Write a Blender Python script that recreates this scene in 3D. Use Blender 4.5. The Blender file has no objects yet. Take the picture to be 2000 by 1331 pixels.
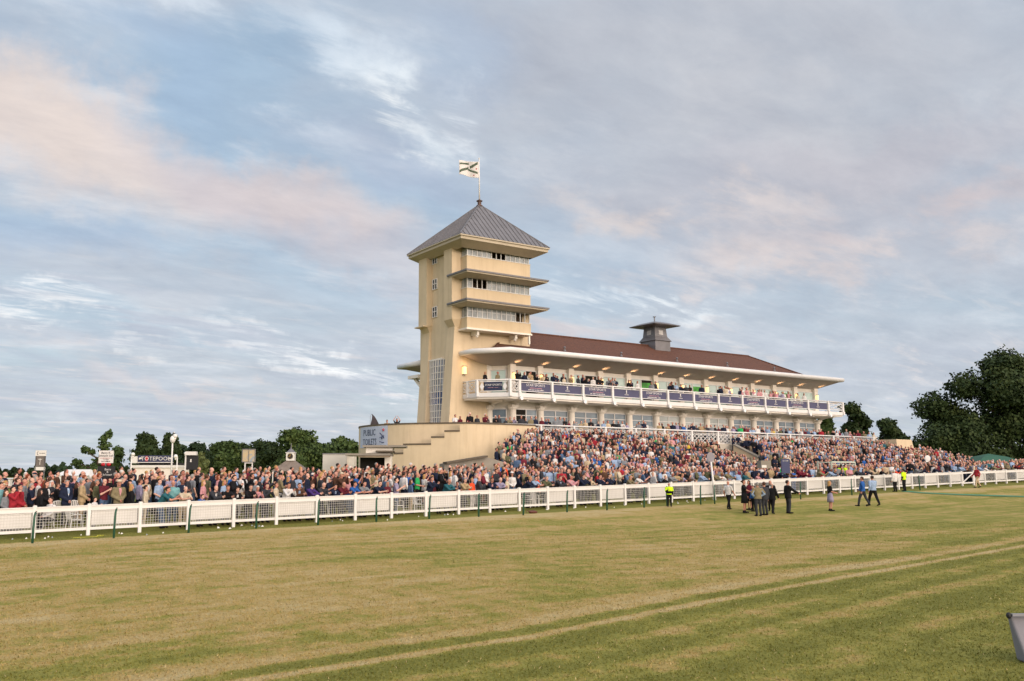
EXPO=0.0; GLOW=.86; LAMPE=1.7; LAMPW=26.0; SUNE=1.0; NEARY=10.4
BLOBS=[ # px,py,rx,ry,rotation,colour,strength[,texture]
 (1450,150,900,330,8,'c0c1c8',.75),(1500,420,700,190,5,'bbb9c2',.55),(1050,60,330,130,0,'b4b8c3',.45),
 (200,300,520,150,18,'e0d6d4',.75),(60,240,260,110,20,'e4d6cf',.8),(520,400,420,110,25,'cfc6cb',.75),(640,420,260,100,20,'d8cccb',.5),
 (760,200,260,60,35,'e3ebf2',.8,'f'),(420,90,300,50,45,'d7e2ee',.6,'f'),(640,90,200,60,20,'cfdcea',.5,'f'),
 (760,320,260,90,20,'afbbd0',.6),(260,560,480,80,12,'c0c5cf',.5),(650,520,400,70,14,'c3c1ca',.5),
 (60,600,220,40,8,'eef2f6',.85,'t'),(640,690,300,34,14,'f3f6f9',.95,'t'),(1230,600,320,34,3,'e6edf3',.8,'t'),(1150,640,300,40,-3,'ded3d2',.6,'s'),
 (300,640,600,55,14,'bcc2d0',.55,'s'),(250,800,500,50,6,'c0c8d5',.5,'s'),(450,760,500,30,10,'e0d6d4',.65,'s'),
 (1300,410,320,60,5,'e0d3ce',.65,'f'),(1650,500,380,60,-6,'dbcfcd',.55,'f'),(1780,300,400,90,0,'c2bec6',.5),(1800,430,300,50,-6,'dcc8c4',.4,'s'),(1180,500,240,160,0,'b3c4d6',.5),(1900,700,300,120,0,'bcc3d0',.5),
 (900,100,200,120,0,'a9bbd3',.5),(330,120,240,90,30,'a5bcd6',.6),(120,470,260,80,10,'a9bdd6',.55),(760,240,160,40,30,'eef2f5',.8,'t'),(930,250,130,60,60,'dfe6ee',.6,'t'),(480,690,200,26,14,'e9eef3',.7,'t'),(110,640,240,24,10,'eef1f4',.7,'t'),(1560,420,240,60,-10,'d2cccf',.5,'f'),(1350,560,200,30,0,'dfd9da',.5,'t'),
]
import bpy, math, random
import numpy as np
from mathutils import Vector, Matrix
R=random.Random(7)
SC=bpy.context.scene
COL=SC.collection
# ------------------------------------------------------------------ camera geometry
CX,CY,F=880.,665.5,1760.; HZ=928.; HC=2.48
PITCH=math.atan((HZ-CY)/F); YAW=math.atan((3680-CX)/(F/math.cos(PITCH)))
FW=np.array([math.cos(YAW)*math.cos(PITCH),math.sin(YAW)*math.cos(PITCH),math.sin(PITCH)])
RT=np.array([math.sin(YAW),-math.cos(YAW),0.]); UP=np.cross(RT,FW)
CAM=np.array([0,0,HC])
def ray(px,py): return FW+RT*((px-CX)/F)+UP*((CY-py)/F)
def onY(px,py,y): d=ray(px,py); return CAM+d*(y/d[1])
def onX(px,py,x): d=ray(px,py); return CAM+d*(x/d[0])
def onZ(px,py,z): d=ray(px,py); return CAM+d*((z-HC)/d[2])
def atD(px,py,D):
    d=ray(px,py); return CAM+d*(D/(d[0]*math.cos(YAW)+d[1]*math.sin(YAW)))
def proj(P):
    v=np.array(P,float)-CAM; z=v@FW; return CX+F*(v@RT)/z, CY-F*(v@UP)/z, z
def hit(px,py,lift=0.):
    """first point of the ground met by the sight line"""
    d=ray(px,py); f=d[0]*math.cos(YAW)+d[1]*math.sin(YAW); D=4.
    while D<400:
        P=CAM+d*(D/f)
        if P[2]<ground(P[0],P[1])+lift: break
        D+=.1
    return P
def clamp(v,a=0.,b=1.): return max(a,min(b,v))
def sstep(v): v=clamp(v); return v*v*(3-2*v)
def yfence(x): return 38.23+.0468*(x-5.48)
def ground(x,y):
    xc=clamp(x,-40,110); zf=.08+.0206*(xc-5.48); n=y-yfence(x)
    if n<0:
        w=sstep((x-5)/38); return zf-.62*sstep(-n/11)*w
    a=1-sstep((x-32)/20)
    z=zf+(.22+.2*a)*sstep(n/(1.3+.9*a))+.78*sstep(n/19)*a
    return z
# ------------------------------------------------------------------ tagging + mesh helper
def tag(o,label=None,cat=None,group=None,kind=None):
    if label: o['label']=label
    if cat: o['category']=cat
    if group: o['group']=group
    if kind: o['kind']=kind
    return o
def empty(name,loc=(0,0,0),rz=0,label=None,cat=None,group=None):
    o=bpy.data.objects.new(name,None); COL.objects.link(o); o.location=loc; o.rotation_euler=(0,0,rz); o.empty_display_size=.2
    return tag(o,label,cat,group)
class MB:
    def __init__(s): s.v=[];s.f=[];s.m=[];s.cur=0
    def add(s,vs,fs,m=None):
        b=len(s.v); s.v+= [tuple(map(float,v)) for v in vs]; s.f+=[tuple(b+i for i in f) for f in fs]; s.m+=[s.cur if m is None else m]*len(fs); return s
    def box(s,x0,x1,y0,y1,z0,z1,m=None):
        v=[(x,y,z) for z in (z0,z1) for y in (y0,y1) for x in (x0,x1)]
        return s.add(v,[(0,2,3,1),(4,5,7,6),(0,1,5,4),(1,3,7,5),(3,2,6,7),(2,0,4,6)],m)
    def bar(s,a,b,w,h=None,m=None,upv=(0,0,1)):   # rectangular bar
        a=Vector(a);b=Vector(b);h=h or w;d=(b-a)
        if d.length<1e-6: return s
        d.normalize();u=Vector(upv)
        if abs(d.dot(u))>.98: u=Vector((0,1,0))
        sx=d.cross(u).normalized()*w/2; sz=sx.cross(d).normalized()*h/2
        v=[p+i*sx+j*sz for p in (a,b) for (i,j) in ((-1,-1),(1,-1),(1,1),(-1,1))]
        return s.add(v,[(3,2,1,0),(4,5,6,7),(0,1,5,4),(1,2,6,5),(2,3,7,6),(3,0,4,7)],m)
    def tube(s,pts,r,n=8,m=None,cap=True):
        pts=[Vector(p) for p in pts]; rs=[float(q) for q in (r if isinstance(r,(list,tuple)) else [r]*len(pts))]; vs=[];fs=[]
        for i,p in enumerate(pts):
            d=(pts[min(i+1,len(pts)-1)]-pts[max(i-1,0)]).normalized(); u=Vector((0,0,1)) if abs(d.z)<.95 else Vector((1,0,0))
            a=d.cross(u).normalized(); b=d.cross(a).normalized()
            for k in range(n): t=2*math.pi*k/n; vs.append(p+rs[i]*(math.cos(t)*a+math.sin(t)*b))
        for i in range(len(pts)-1):
            for k in range(n): k2=(k+1)%n; fs.append((i*n+k,i*n+k2,(i+1)*n+k2,(i+1)*n+k))
        if cap: fs.append(tuple(range(n-1,-1,-1))); fs.append(tuple((len(pts)-1)*n+k for k in range(n)))
        return s.add(vs,fs,m)
    def ell(s,c,r,nu=10,nv=7,m=None,M=None):
        c=[float(q) for q in c]; r=[float(q) for q in r]
        vs=[];fs=[]
        for j in range(nv+1):
            th=math.pi*j/nv
            for i in range(nu):
                ph=2*math.pi*i/nu; p=Vector((r[0]*math.sin(th)*math.cos(ph),r[1]*math.sin(th)*math.sin(ph),r[2]*math.cos(th)))
                if M is not None: p=M@p
                vs.append(Vector(c)+p)
        for j in range(nv):
            for i in range(nu):
                i2=(i+1)%nu
                if j==0: fs.append((i,(j+1)*nu+i,(j+1)*nu+i2))
                elif j==nv-1: fs.append((j*nu+i,(j+1)*nu+i,j*nu+i2))
                else: fs.append((j*nu+i,(j+1)*nu+i,(j+1)*nu+i2,j*nu+i2))
        return s.add(vs,fs,m)
    def prism(s,poly,z0,z1,m=None):   # poly counter-clockwise (x,y); z may be per-vertex lists
        n=len(poly); a=z0 if isinstance(z0,(list,tuple)) else [z0]*n; b=z1 if isinstance(z1,(list,tuple)) else [z1]*n
        v=[(p[0],p[1],a[i]) for i,p in enumerate(poly)]+[(p[0],p[1],b[i]) for i,p in enumerate(poly)]
        f=[tuple(range(n-1,-1,-1)),tuple(range(n,2*n))]+[(i,(i+1)%n,n+(i+1)%n,n+i) for i in range(n)]
        return s.add(v,f,m)
    def lathe(s,c,prof,n=14,m=None):
        vs=[];fs=[];
        for r,z in prof:
            for k in range(n): t=2*math.pi*k/n; vs.append((c[0]+r*math.cos(t),c[1]+r*math.sin(t),c[2]+z))
        for i in range(len(prof)-1):
            for k in range(n): k2=(k+1)%n; fs.append((i*n+k,i*n+k2,(i+1)*n+k2,(i+1)*n+k))
        fs.append(tuple(range(n-1,-1,-1))); fs.append(tuple((len(prof)-1)*n+k for k in range(n)))
        return s.add(vs,fs,m)
    def mesh(s,name,mats=(),smooth=False):
        me=bpy.data.meshes.new(name); me.from_pydata(s.v,[],s.f)
        for m in mats: me.materials.append(m)
        me.polygons.foreach_set('material_index',s.m)
        me.polygons.foreach_set('use_smooth',[smooth]*len(s.f)); me.update(); return me
    def build(s,name,mats,parent=None,smooth=False,loc=None,rz=0,fix=False):
        if not isinstance(mats,(list,tuple)): mats=[mats]
        me=s.mesh(name,mats,smooth)
        if fix:
            import bmesh; bm=bmesh.new(); bm.from_mesh(me); bmesh.ops.recalc_face_normals(bm,faces=bm.faces); bm.to_mesh(me); bm.free()
        o=bpy.data.objects.new(name,me); COL.objects.link(o)
        if parent is not None: o.parent=parent
        if loc is not None: o.location=loc
        o.rotation_euler[2]=rz
        return o
def copy_tree(o,parent=None):
    c=o.copy(); COL.objects.link(c); c.parent=parent
    for ch in list(o.children): copy_tree(ch,c)
    return c
def delz(o):
    for ch in list(o.children): delz(ch)
    bpy.data.objects.remove(o)
# ------------------------------------------------------------------ materials
def lin(c):
    if isinstance(c,str): c=tuple(int(c[i:i+2],16)/255 for i in (0,2,4)); return tuple((x/12.92 if x<=.04045 else ((x+.055)/1.055)**2.4) for x in c)
    return c
_m={}
class NT:
    def __init__(s,name):
        s.mat=bpy.data.materials.new(name); s.mat.use_nodes=True; s.t=s.mat.node_tree; s.b=s.t.nodes['Principled BSDF']
    def n(s,typ,**k):
        nd=s.t.nodes.new(typ)
        for a,v in k.items(): setattr(nd,a,v)
        return nd
    def l(s,a,b): s.t.links.new(a,b)
    def coord(s,kind='Object',scale=(1,1,1),rot=(0,0,0)):
        tc=s.n('ShaderNodeTexCoord'); mp=s.n('ShaderNodeMapping'); mp.inputs['Scale'].default_value=scale; mp.inputs['Rotation'].default_value=rot
        s.l(tc.outputs[kind],mp.inputs['Vector']); return mp.outputs[0]
    def noise(s,vec,scale,detail=4,rough=.55,dist=0):
        nd=s.n('ShaderNodeTexNoise'); nd.inputs['Scale'].default_value=scale; nd.inputs['Detail'].default_value=detail; nd.inputs['Roughness'].default_value=rough; nd.inputs['Distortion'].default_value=dist
        if vec is not None: s.l(vec,nd.inputs['Vector'])
        return nd.outputs['Fac']
    def ramp(s,fac,stops):
        nd=s.n('ShaderNodeValToRGB'); cr=nd.color_ramp
        while len(cr.elements)<len(stops): cr.elements.new(.5)
        for e,(p,c) in zip(cr.elements,stops): e.position=p; e.color=(*c,1) if len(c)==3 else c
        s.l(fac,nd.inputs[0]); return nd.outputs[0]
    def mix(s,fac,a,b,mode='MIX'):
        nd=s.n('ShaderNodeMix',data_type='RGBA',blend_type=mode)
        for sock,v in ((nd.inputs['Factor'],fac),(nd.inputs['A'],a),(nd.inputs['B'],b)):
            if isinstance(v,(int,float)): sock.default_value=v
            elif isinstance(v,tuple): sock.default_value=(*v,1) if len(v)==3 else v
            else: s.l(v,sock)
        return nd.outputs['Result']
    def math(s,op,a,b=0.,c=None):
        nd=s.n('ShaderNodeMath',operation=op)
        for i,v in enumerate((a,b,c)):
            if v is None: continue
            if isinstance(v,(int,float)): nd.inputs[i].default_value=v
            else: s.l(v,nd.inputs[i])
        return nd.outputs[0]
    def bump(s,h,strength=.3,dist=.02):
        nd=s.n('ShaderNodeBump'); nd.inputs['Strength'].default_value=strength; nd.inputs['Distance'].default_value=dist
        s.l(h,nd.inputs['Height']); s.l(nd.outputs[0],s.b.inputs['Normal'])
def mat(name,col,rough=.7,var=.12,scale=3.,metal=0,bump=0,bscale=40,spec=.5,emit=0,kind='Object'):
    if name in _m: return _m[name]
    t=NT(name); c=lin(col); t.b.inputs['Roughness'].default_value=rough; t.b.inputs['Metallic'].default_value=metal; t.b.inputs['Specular IOR Level'].default_value=spec
    v=t.coord(kind); f=t.noise(v,scale,5)
    lo=tuple(x*(1-var) for x in c); hi=tuple(min(1,x*(1+var)) for x in c)
    t.l(t.ramp(f,[(.3,lo),(.7,hi)]),t.b.inputs['Base Color'])
    if bump: t.bump(t.noise(v,bscale,3),bump,.01)
    if emit: t.b.inputs['Emission Color'].default_value=(*c,1); t.b.inputs['Emission Strength'].default_value=emit
    _m[name]=t.mat; return t.mat
# ------------------------------------------------------------------ people
def _basis(pitch,roll=0.): return Matrix.Rotation(pitch,3,'X')@Matrix.Rotation(roll,3,'Y')
POSES={ # elbow, wrist for (left,right) mirrored or given separately; forward is -Y
 'stand':dict(e=(.235,.03,1.13),w=(.25,-.05,.88)),
 'hips':dict(e=(.33,.06,1.15),w=(.17,-.08,1.02)),
 'clasp':dict(e=(.25,.02,1.14),w=(.045,-.21,.97)),
 'crossed':dict(e=(.225,-.07,1.14),w=(-.08,-.2,1.18)),
 'drink':dict(e=(.235,.02,1.13),w=(.24,-.08,.9),eR=(-.22,-.08,1.12),wR=(-.09,-.3,1.24)),
 'clap':dict(e=(.22,-.08,1.13),w=(.05,-.32,1.31)),
 'photo':dict(e=(.22,-.2,1.27),w=(.07,-.28,1.53)),
 'raise':dict(e=(.3,-.06,1.62),w=(.12,-.1,1.87)),
 'lean':dict(e=(.2,-.36,1.15),w=(.06,-.58,1.2),pitch=.52,back=.16),
 'leanclap':dict(e=(.2,-.36,1.15),w=(.04,-.52,1.34),pitch=.42,back=.14),
 'sit':dict(e=(.22,-.06,1.13),w=(.09,-.3,1.02),sit=1),
 'walk':dict(e=(.25,.1,1.14),w=(.26,.02,.9),eR=(-.24,-.08,1.14),wR=(-.23,-.26,.95),stride=.25),
 'reach':dict(e=(.235,.03,1.13),w=(.24,-.06,.9),eR=(-.2,-.22,1.2),wR=(-.1,-.46,1.1)),
 'paper':dict(e=(.23,0,1.13),w=(.16,-.26,1.08)),
 'bend':dict(e=(.2,-.42,1.05),w=(.1,-.52,.85),pitch=.75,back=.2),
}
def rig(pose,sex):
    P=POSES[pose]; sh=.185 if sex=='m' else .16; J={}; sit=P.get('sit',0)
    dz=-.43 if sit else 0; pv=Vector((0,P.get('back',0),.95+dz)); B=_basis(P.get('pitch',0))
    def up(v): return pv+B@(Vector(v)-Vector((0,0,.95)))
    J['pv']=pv; J['B']=B; J['waist']=up((0,0,1.1)); J['chest']=up((0,0,1.3)); J['sh']=up((0,.01,1.43)); J['neck']=up((0,0,1.5))
    hb=pv+B@Vector((0,-.0,.60)); hp=P.get('pitch',0)*.25; J['HB']=_basis(hp); J['head']=hb+J['HB']@Vector((0,-.015,.09))
    for s,n in ((1,'L'),(-1,'R')):
        J['s'+n]=up((s*sh,.01,1.415))
        e=P.get('e'+n) or (P['e'][0]*s,P['e'][1],P['e'][2]); w=P.get('w'+n) or (P['w'][0]*s,P['w'][1],P['w'][2])
        e=Vector(e)+Vector((0,0,dz)); w=Vector(w)+Vector((0,0,dz))
        if pose=='crossed' and n=='R': w+=Vector((0,-.04,-.06))
        if sex=='f': e.x*=.92; w.x*=.94
        J['e'+n]=e; J['w'+n]=w
        J['h'+n]=pv+Vector((s*.085,0,-.03)); st=P.get('stride',0)
        if sit: J['k'+n]=Vector((s*.12,-.42,.5)); J['a'+n]=Vector((s*.12,-.4,.09)); J['t'+n]=Vector((s*.13,-.56,.04))
        else:
            o=-st*s; J['k'+n]=Vector((s*.1,pv.y*.4+o*.55-.02,.5)); J['a'+n]=Vector((s*.105,o+.02,.09+(.05 if o>0 and st else 0))); J['t'+n]=Vector((s*.125,o-.15,.035))
    return J
def _cap(mb,a,ra,b,rb,n=9,m=0):
    a=Vector(a);b=Vector(b); mb.tube([a,b],[ra,rb],n,m); mb.ell(a,(ra,)*3,n,6,m); mb.ell(b,(rb,)*3,n,6,m)
def _ring(mb,J,rings,m=0,n=14):
    vs=[];fs=[]
    for c,rx,ry in rings:
        for k in range(n): t=2*math.pi*k/n; vs.append(Vector(c)+J['B']@Vector((rx*math.cos(t),ry*math.sin(t),0)))
    for i in range(len(rings)-1):
        for k in range(n): k2=(k+1)%n; fs.append((i*n+k,i*n+k2,(i+1)*n+k2,(i+1)*n+k))
    fs.append(tuple(range(n-1,-1,-1))); fs.append(tuple((len(rings)-1)*n+k for k in range(n))); mb.add(vs,fs,m)
def _torso(mb,J,sex,g,lo=None,belly=0.):
    w=1. if sex=='m' else .9; pv=J['pv']; B=J['B']; U=lambda z,y=0: pv+B@Vector((0,y,z-.95))
    rs=[(U(.86),.145,.105),(U(.95),.165,.12),(U(1.07),.15 if sex=='m' else .128,.11),(U(1.2,-.005),.165*w,.118),(U(1.32,-.005),.185*w,.12),(U(1.41),.17*w,.095),(U(1.46),.1,.07),(U(1.5),.06,.055)]
    out=[]
    for (c,a,b) in rs: out.append((c,a+g,b+g*1.1+belly*.0))
    if lo is not None:
        out=[(U(lo),.175+g,.13+g)]+out[1:]
    if belly: out[2]=(out[2][0]+B@Vector((0,-belly,0)),out[2][1]+belly,out[2][2]+belly)
    _ring(mb,J,out)
def _limbs(mb,J,which,g,sex,short=False):
    k=1. if sex=='m' else .86
    for n in 'LR':
        if which=='arm':
            s,e,w=J['s'+n],J['e'+n],J['w'+n]
            _cap(mb,s,.056*k+g,e if not short else s.lerp(e,.8),.044*k+g)
            if not short: _cap(mb,e,.043*k+g,e.lerp(w,.97),.032*k+g*1.1)
        else:
            h,kn,a=J['h'+n],J['k'+n],J['a'+n]
            _cap(mb,h,.088*k+g,kn,.06*k+g); _cap(mb,kn,.058*k+g,a+Vector((0,0,.03 if not short else .3)),.042*k+g*1.3)
def _hand(mb,J,n,fingers=True):
    e,w=J['e'+n],J['w'+n]; d=(w-e).normalized(); s=1 if n=='L' else -1
    inw=Vector((-s,0,0)); lat=d.cross(inw).normalized() if d.cross(inw).length>.1 else Vector((0,1,0)); nr=d.cross(lat).normalized()
    palm=w+d*.045
    M=Matrix((lat,nr,d)).transposed(); mb.ell(palm,(.04,.018,.05),8,6,0,M)
    if fingers:
        for i,(o,L) in enumerate(((-.03,.06),(-.01,.075),(.01,.07),(.03,.055))):
            a=palm+d*.035+lat*o; b=a+d*L*.55+nr*.008; c=b+d*L*.35+nr*.022; mb.tube([a,b,c],[.0095,.009,.007],5,0)
        a=palm-lat*.03; b=a-lat*.028+d*.02+nr*.01; c=b+d*.03+nr*.008; mb.tube([a,b,c],[.012,.011,.008],5,0)
def _head(mb,J):
    c=J['head']; H=J['HB']
    mb.ell(c+H@Vector((0,.012,.03)),(.073,.092,.092),14,10,0,H); mb.ell(c+H@Vector((0,-.02,-.045)),(.058,.068,.07),12,8,0,H)
    mb.ell(c+H@Vector((0,-.093,-.012)),(.014,.022,.024),6,5,0,H)
    for s in (1,-1): mb.ell(c+H@Vector((s*.075,.012,-.005)),(.012,.02,.03),6,5,0,H)
    _cap(mb,J['neck']-Vector((0,0,.03)),.056,c+H@Vector((0,.02,-.05)),.05)
def remesh(mb,vox,ratio=1.,smooth=2):
    me=mb.mesh('tmp'); o=bpy.data.objects.new('tmp',me); COL.objects.link(o)
    r=o.modifiers.new('r','REMESH'); r.mode='VOXEL'; r.voxel_size=vox; r.adaptivity=0
    if smooth: sm=o.modifiers.new('s','SMOOTH'); sm.iterations=smooth; sm.factor=.5
    if ratio<1: d=o.modifiers.new('d','DECIMATE'); d.ratio=ratio
    dg=bpy.context.evaluated_depsgraph_get(); dg.update(); ev=o.evaluated_get(dg); m2=bpy.data.meshes.new_from_object(ev)
    bpy.data.objects.remove(o); bpy.data.meshes.remove(me)
    n=len(m2.vertices); V=np.empty(n*3,np.float32); m2.vertices.foreach_get('co',V); V=V.reshape(-1,3)
    Fs=[tuple(p.vertices) for p in m2.polygons]; bpy.data.meshes.remove(m2); return V,Fs
_tc={}
def tpl(part,pose,sex,var=0):
    key=(part,pose,sex,var)
    if key in _tc: return _tc[key]
    J=rig(pose,sex); mb=MB()
    if part=='body':
        _torso(mb,J,sex,-.012); _limbs(mb,J,'arm',0,sex); _limbs(mb,J,'leg',0,sex); _head(mb,J)
        for n in 'LR': _cap(mb,J['a'+n]+Vector((0,.03,-.04)),.036,J['t'+n],.028)
        V,Fs=remesh(mb,.017,.45,1); m2=MB(); m2.add(V,Fs,0)
        for n in 'LR': _hand(m2,J,n)
        c=J['head'];H=J['HB']
        for s in (1,-1): m2.ell(c+H@Vector((s*.03,-.075,.012)),(.012,.01,.007),6,4,1,H); m2.ell(c+H@Vector((s*.03,-.08,.034)),(.018,.008,.005),6,4,2,H)
        m2.ell(c+H@Vector((0,-.082,-.052)),(.022,.01,.006),6,4,3,H)
        me=m2.mesh('person',[None]*4,True)
    elif part=='shoes':
        for n in 'LR': _cap(mb,J['a'+n]+Vector((0,.03,-.045)),.045,J['t'+n]+Vector((0,.01,.005)),.04); mb.tube([J['a'+n]+Vector((0,.01,0)),J['a'+n]+Vector((0,0,.06))],.045)
        V,Fs=remesh(mb,.02,.6,1); m2=MB(); m2.add(V,Fs,0); me=m2.mesh('shoes',[None],True)
    elif part=='trousers':
        _ring(mb,J,[(J['pv']-J['B']@Vector((0,0,.1)),.15,.11),(J['pv'],.168,.125),(J['pv']+J['B']@Vector((0,0,.08)),.158,.118)]); _limbs(mb,J,'leg',.014,sex)
        V,Fs=remesh(mb,.022,.45,1); m2=MB(); m2.add(V,Fs,0); me=m2.mesh('trousers',[None],True)
    elif part=='skirt':
        pv=J['pv']; n=16
        if pose=='sit': rings=[((0,.0,.62),.165,.12),((0,-.12,.56),.19,.16),((0,-.36,.53),.19,.1)]
        else: rings=[((0,pv.y,1.08),.14,.115),((0,pv.y,.95),.18,.135),((0,pv.y*.7-.01,.75),.2,.16),((0,pv.y*.5-.01,.52),.22,.18)]
        for s in (1,): 
            J2=dict(J); J2['B']=Matrix.Identity(3); _ring(mb,J2,[(c,a,b) for c,a,b in rings][::-1],0,n)
        me=mb.mesh('skirt',[None],True)
    elif part in ('shirt','jacket'):
        long_=part=='jacket' or var==1; g=.012 if part=='shirt' else .026
        _torso(mb,J,sex,g,lo=.9 if part=='shirt' else .8,belly=.035 if sex=='m' and var in (1,) else 0); _limbs(mb,J,'arm',g,sex,short=not long_)
        V,Fs=remesh(mb,.022,.5,1); m2=MB(); m2.add(V,Fs,0)
        if part=='jacket':  # open front: shirt wedge and lapel line
            B=J['B'];pv=J['pv']; U=lambda x,z,y: pv+B@Vector((x,y,z-.95)); w=1. if sex=='m' else .9
            m2.add([U(0,1.12,-.158),U(-.05,1.33,-.155),U(-.045,1.45,-.105),U(0,1.47,-.085),U(.045,1.45,-.105),U(.05,1.33,-.155)],[(0,5,1),(1,5,4,2),(2,4,3)],1)
            m2.add([U(-.014,1.42,-.125),U(.014,1.42,-.125),U(.018,1.18,-.166),U(-.018,1.18,-.166)],[(0,3,2,1)],2)
        me=m2.mesh(part,[None]*(3 if part=='jacket' else 1),True)
    elif part=='hair':
        c=J['head'];H=J['HB']; nu,nv=14,9; vs=[];fs=[]
        rx,ry,rz=.083,.104,.105; off=Vector((0,.016,.032)); keep={}
        for j in range(nv+1):
            th=math.pi*j/nv
            for i in range(nu):
                ph=2*math.pi*i/nu; p=Vector((rx*math.sin(th)*math.cos(ph),ry*math.sin(th)*math.sin(ph),rz*math.cos(th)))*(1+.04*math.sin(5*ph+3*th))
                q=p+off; ok=(q.y>.0 and q.z>-.06) or (q.z>.055) or (q.y>-.02 and q.z>.01)
                if var==2: ok=(q.y>.03 and q.z>-.05 and q.z<.08) # receding
                keep[j*nu+i]=ok
                if var>=1 and var!=2 and q.y>-.01 and q.z<.0: p=p+Vector((p.x*.25,.0,0))
                vs.append(c+H@(p+off))
        for j in range(nv):
            for i in range(nu):
                i2=(i+1)%nu; q=(j*nu+i,(j+1)*nu+i,(j+1)*nu+i2,j*nu+i2)
                if sum(keep[x] for x in q)>=3: fs.append(q)
        mb.add(vs,fs,0)
        if var==1: # long hair falling on the shoulders
            mb.ell(c+Vector((0,.075,-.1)),(.085,.045,.16),10,7,0)
            for s in (1,-1): mb.ell(c+Vector((s*.072,.03,-.09)),(.026,.045,.12),8,6,0)
        if var==3: mb.ell(c+H@Vector((0,.12,.02)),(.04,.05,.045),8,6,0)
        me=mb.mesh('hair',[None],True)
    elif part=='hat':
        c=J['head'];H=J['HB']
        if var==0: # brimmed
            vs=[];n=16
            prof=[(.15,.0),(.15,.008),(.088,.014),(.084,.07),(.07,.085),(.0,.09)]
            q=MB(); q.lathe((0,0,0),prof,n); mb.add([c+H@(Vector(v)+Vector((0,.01,.075))) for v in q.v],q.f,0)
        else: # cap
            mb.ell(c+H@Vector((0,.012,.075)),(.088,.1,.06),12,7,0,H); mb.ell(c+H@Vector((0,-.11,.062)),(.06,.06,.012),10,5,0,H)
        me=mb.mesh('hat',[None],True)
    _tc[key]=me; return me
SKINS=['b98470','c79483','a87060','d0a390','7c5040','b57a68']
HAIRS={'dark brown':'2b1c14','black':'14110f','brown':'4a3020','blonde':'a8824e','grey':'8c8882','white':'c9c5bf','ginger':'7a3a1c'}
COLS={'navy':'1d2438','black':'17171a','white':'cfccca','light blue':'8ea3bf','grey':'777a7f','charcoal':'33353b','maroon':'5a1f2a','red':'982933','pink':'bf8a8f','tan':'a5906f','cream':'bfb29c','olive':'55563f','teal':'2a5d66','green':'2f9e5a','blue':'2b5a9e','lavender':'8f88a0','beige':'b9a68a','brown':'4e3629','orange':'e0502c','aqua':'6f9fa2','yellow':'cdae3e','denim':'4a5f7c','hi-vis yellow':'c9f020','burgundy':'6b2433','purple':'43306b','tweed':'7c7258'}
def cm(name,fab='cloth'):
    return mat(name.replace(' ','_').replace('-','_')+'_'+fab,COLS[name],.85,.22 if fab=='cloth' else .1,9,bump=.25,bscale=25,spec=.2)
def skm(i): return mat('skin_tone_%d'%i,SKINS[i],.55,.07,12,spec=.35)
def hm(n): return mat(n.replace(' ','_')+'_hair',HAIRS[n],.6,.3,60,spec=.3)
DARK=lambda: mat('dark_iris','221a17',.3,.05)
def put(me,name,mats,parent):
    o=bpy.data.objects.new(name,me); COL.objects.link(o); o.parent=parent
    for i,m in enumerate(mats):
        o.material_slots[i].link='OBJECT'; o.material_slots[i].material=m
    return o
def make_person(d):
    """d: x,y,z,rz,scale,pose,sex,top(kind,colour),bottom(kind,colour),hair(colour,var),hat,skin,label"""
    pose,sex=d['pose'],d['sex']; S=skm(d['skin'])
    b=put(tpl('body',pose,sex),'person',[S,DARK(),hm(d['hair'][0]),mat('lip','8d4a43',.5,.05)],None)
    b.location=(d['x'],d['y'],d['z']); b.rotation_euler=(0,0,d['rz']); s=d['scale']; b.scale=(s*d.get('wide',1),s*d.get('wide',1),s)
    kind,colr=d['top']
    if kind=='jacket': put(tpl('jacket',pose,sex),'jacket',[cm(colr),cm(d.get('under','white')),cm(d.get('tie','navy'))],b)
    else: put(tpl('shirt',pose,sex,1 if kind=='long' else 0),'shirt',[cm(colr)],b)
    bk,bc=d['bottom']
    put(tpl('skirt' if bk=='skirt' else 'trousers',pose,sex),bk,[cm(bc)],b)
    put(tpl('shoes',pose,sex),'shoes',[cm(d.get('shoe','black'))],b)
    if d['hair'][1]>=0: put(tpl('hair',pose,sex,d['hair'][1]),'hair',[hm(d['hair'][0])],b)
    if d.get('hat'): put(tpl('hat',pose,sex,0 if d['hat'][0]=='brim' else 1),'hat',[cm(d['hat'][1])],b)
    if d.get('vest'):
        put(tpl('shirt',pose,sex,0),'vest',[cm(d['vest'])],b).scale=(1.12,1.12,1.003)
    tag(b,d['label'],d.get('cat','person'),d.get('group'))
    return b
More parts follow.
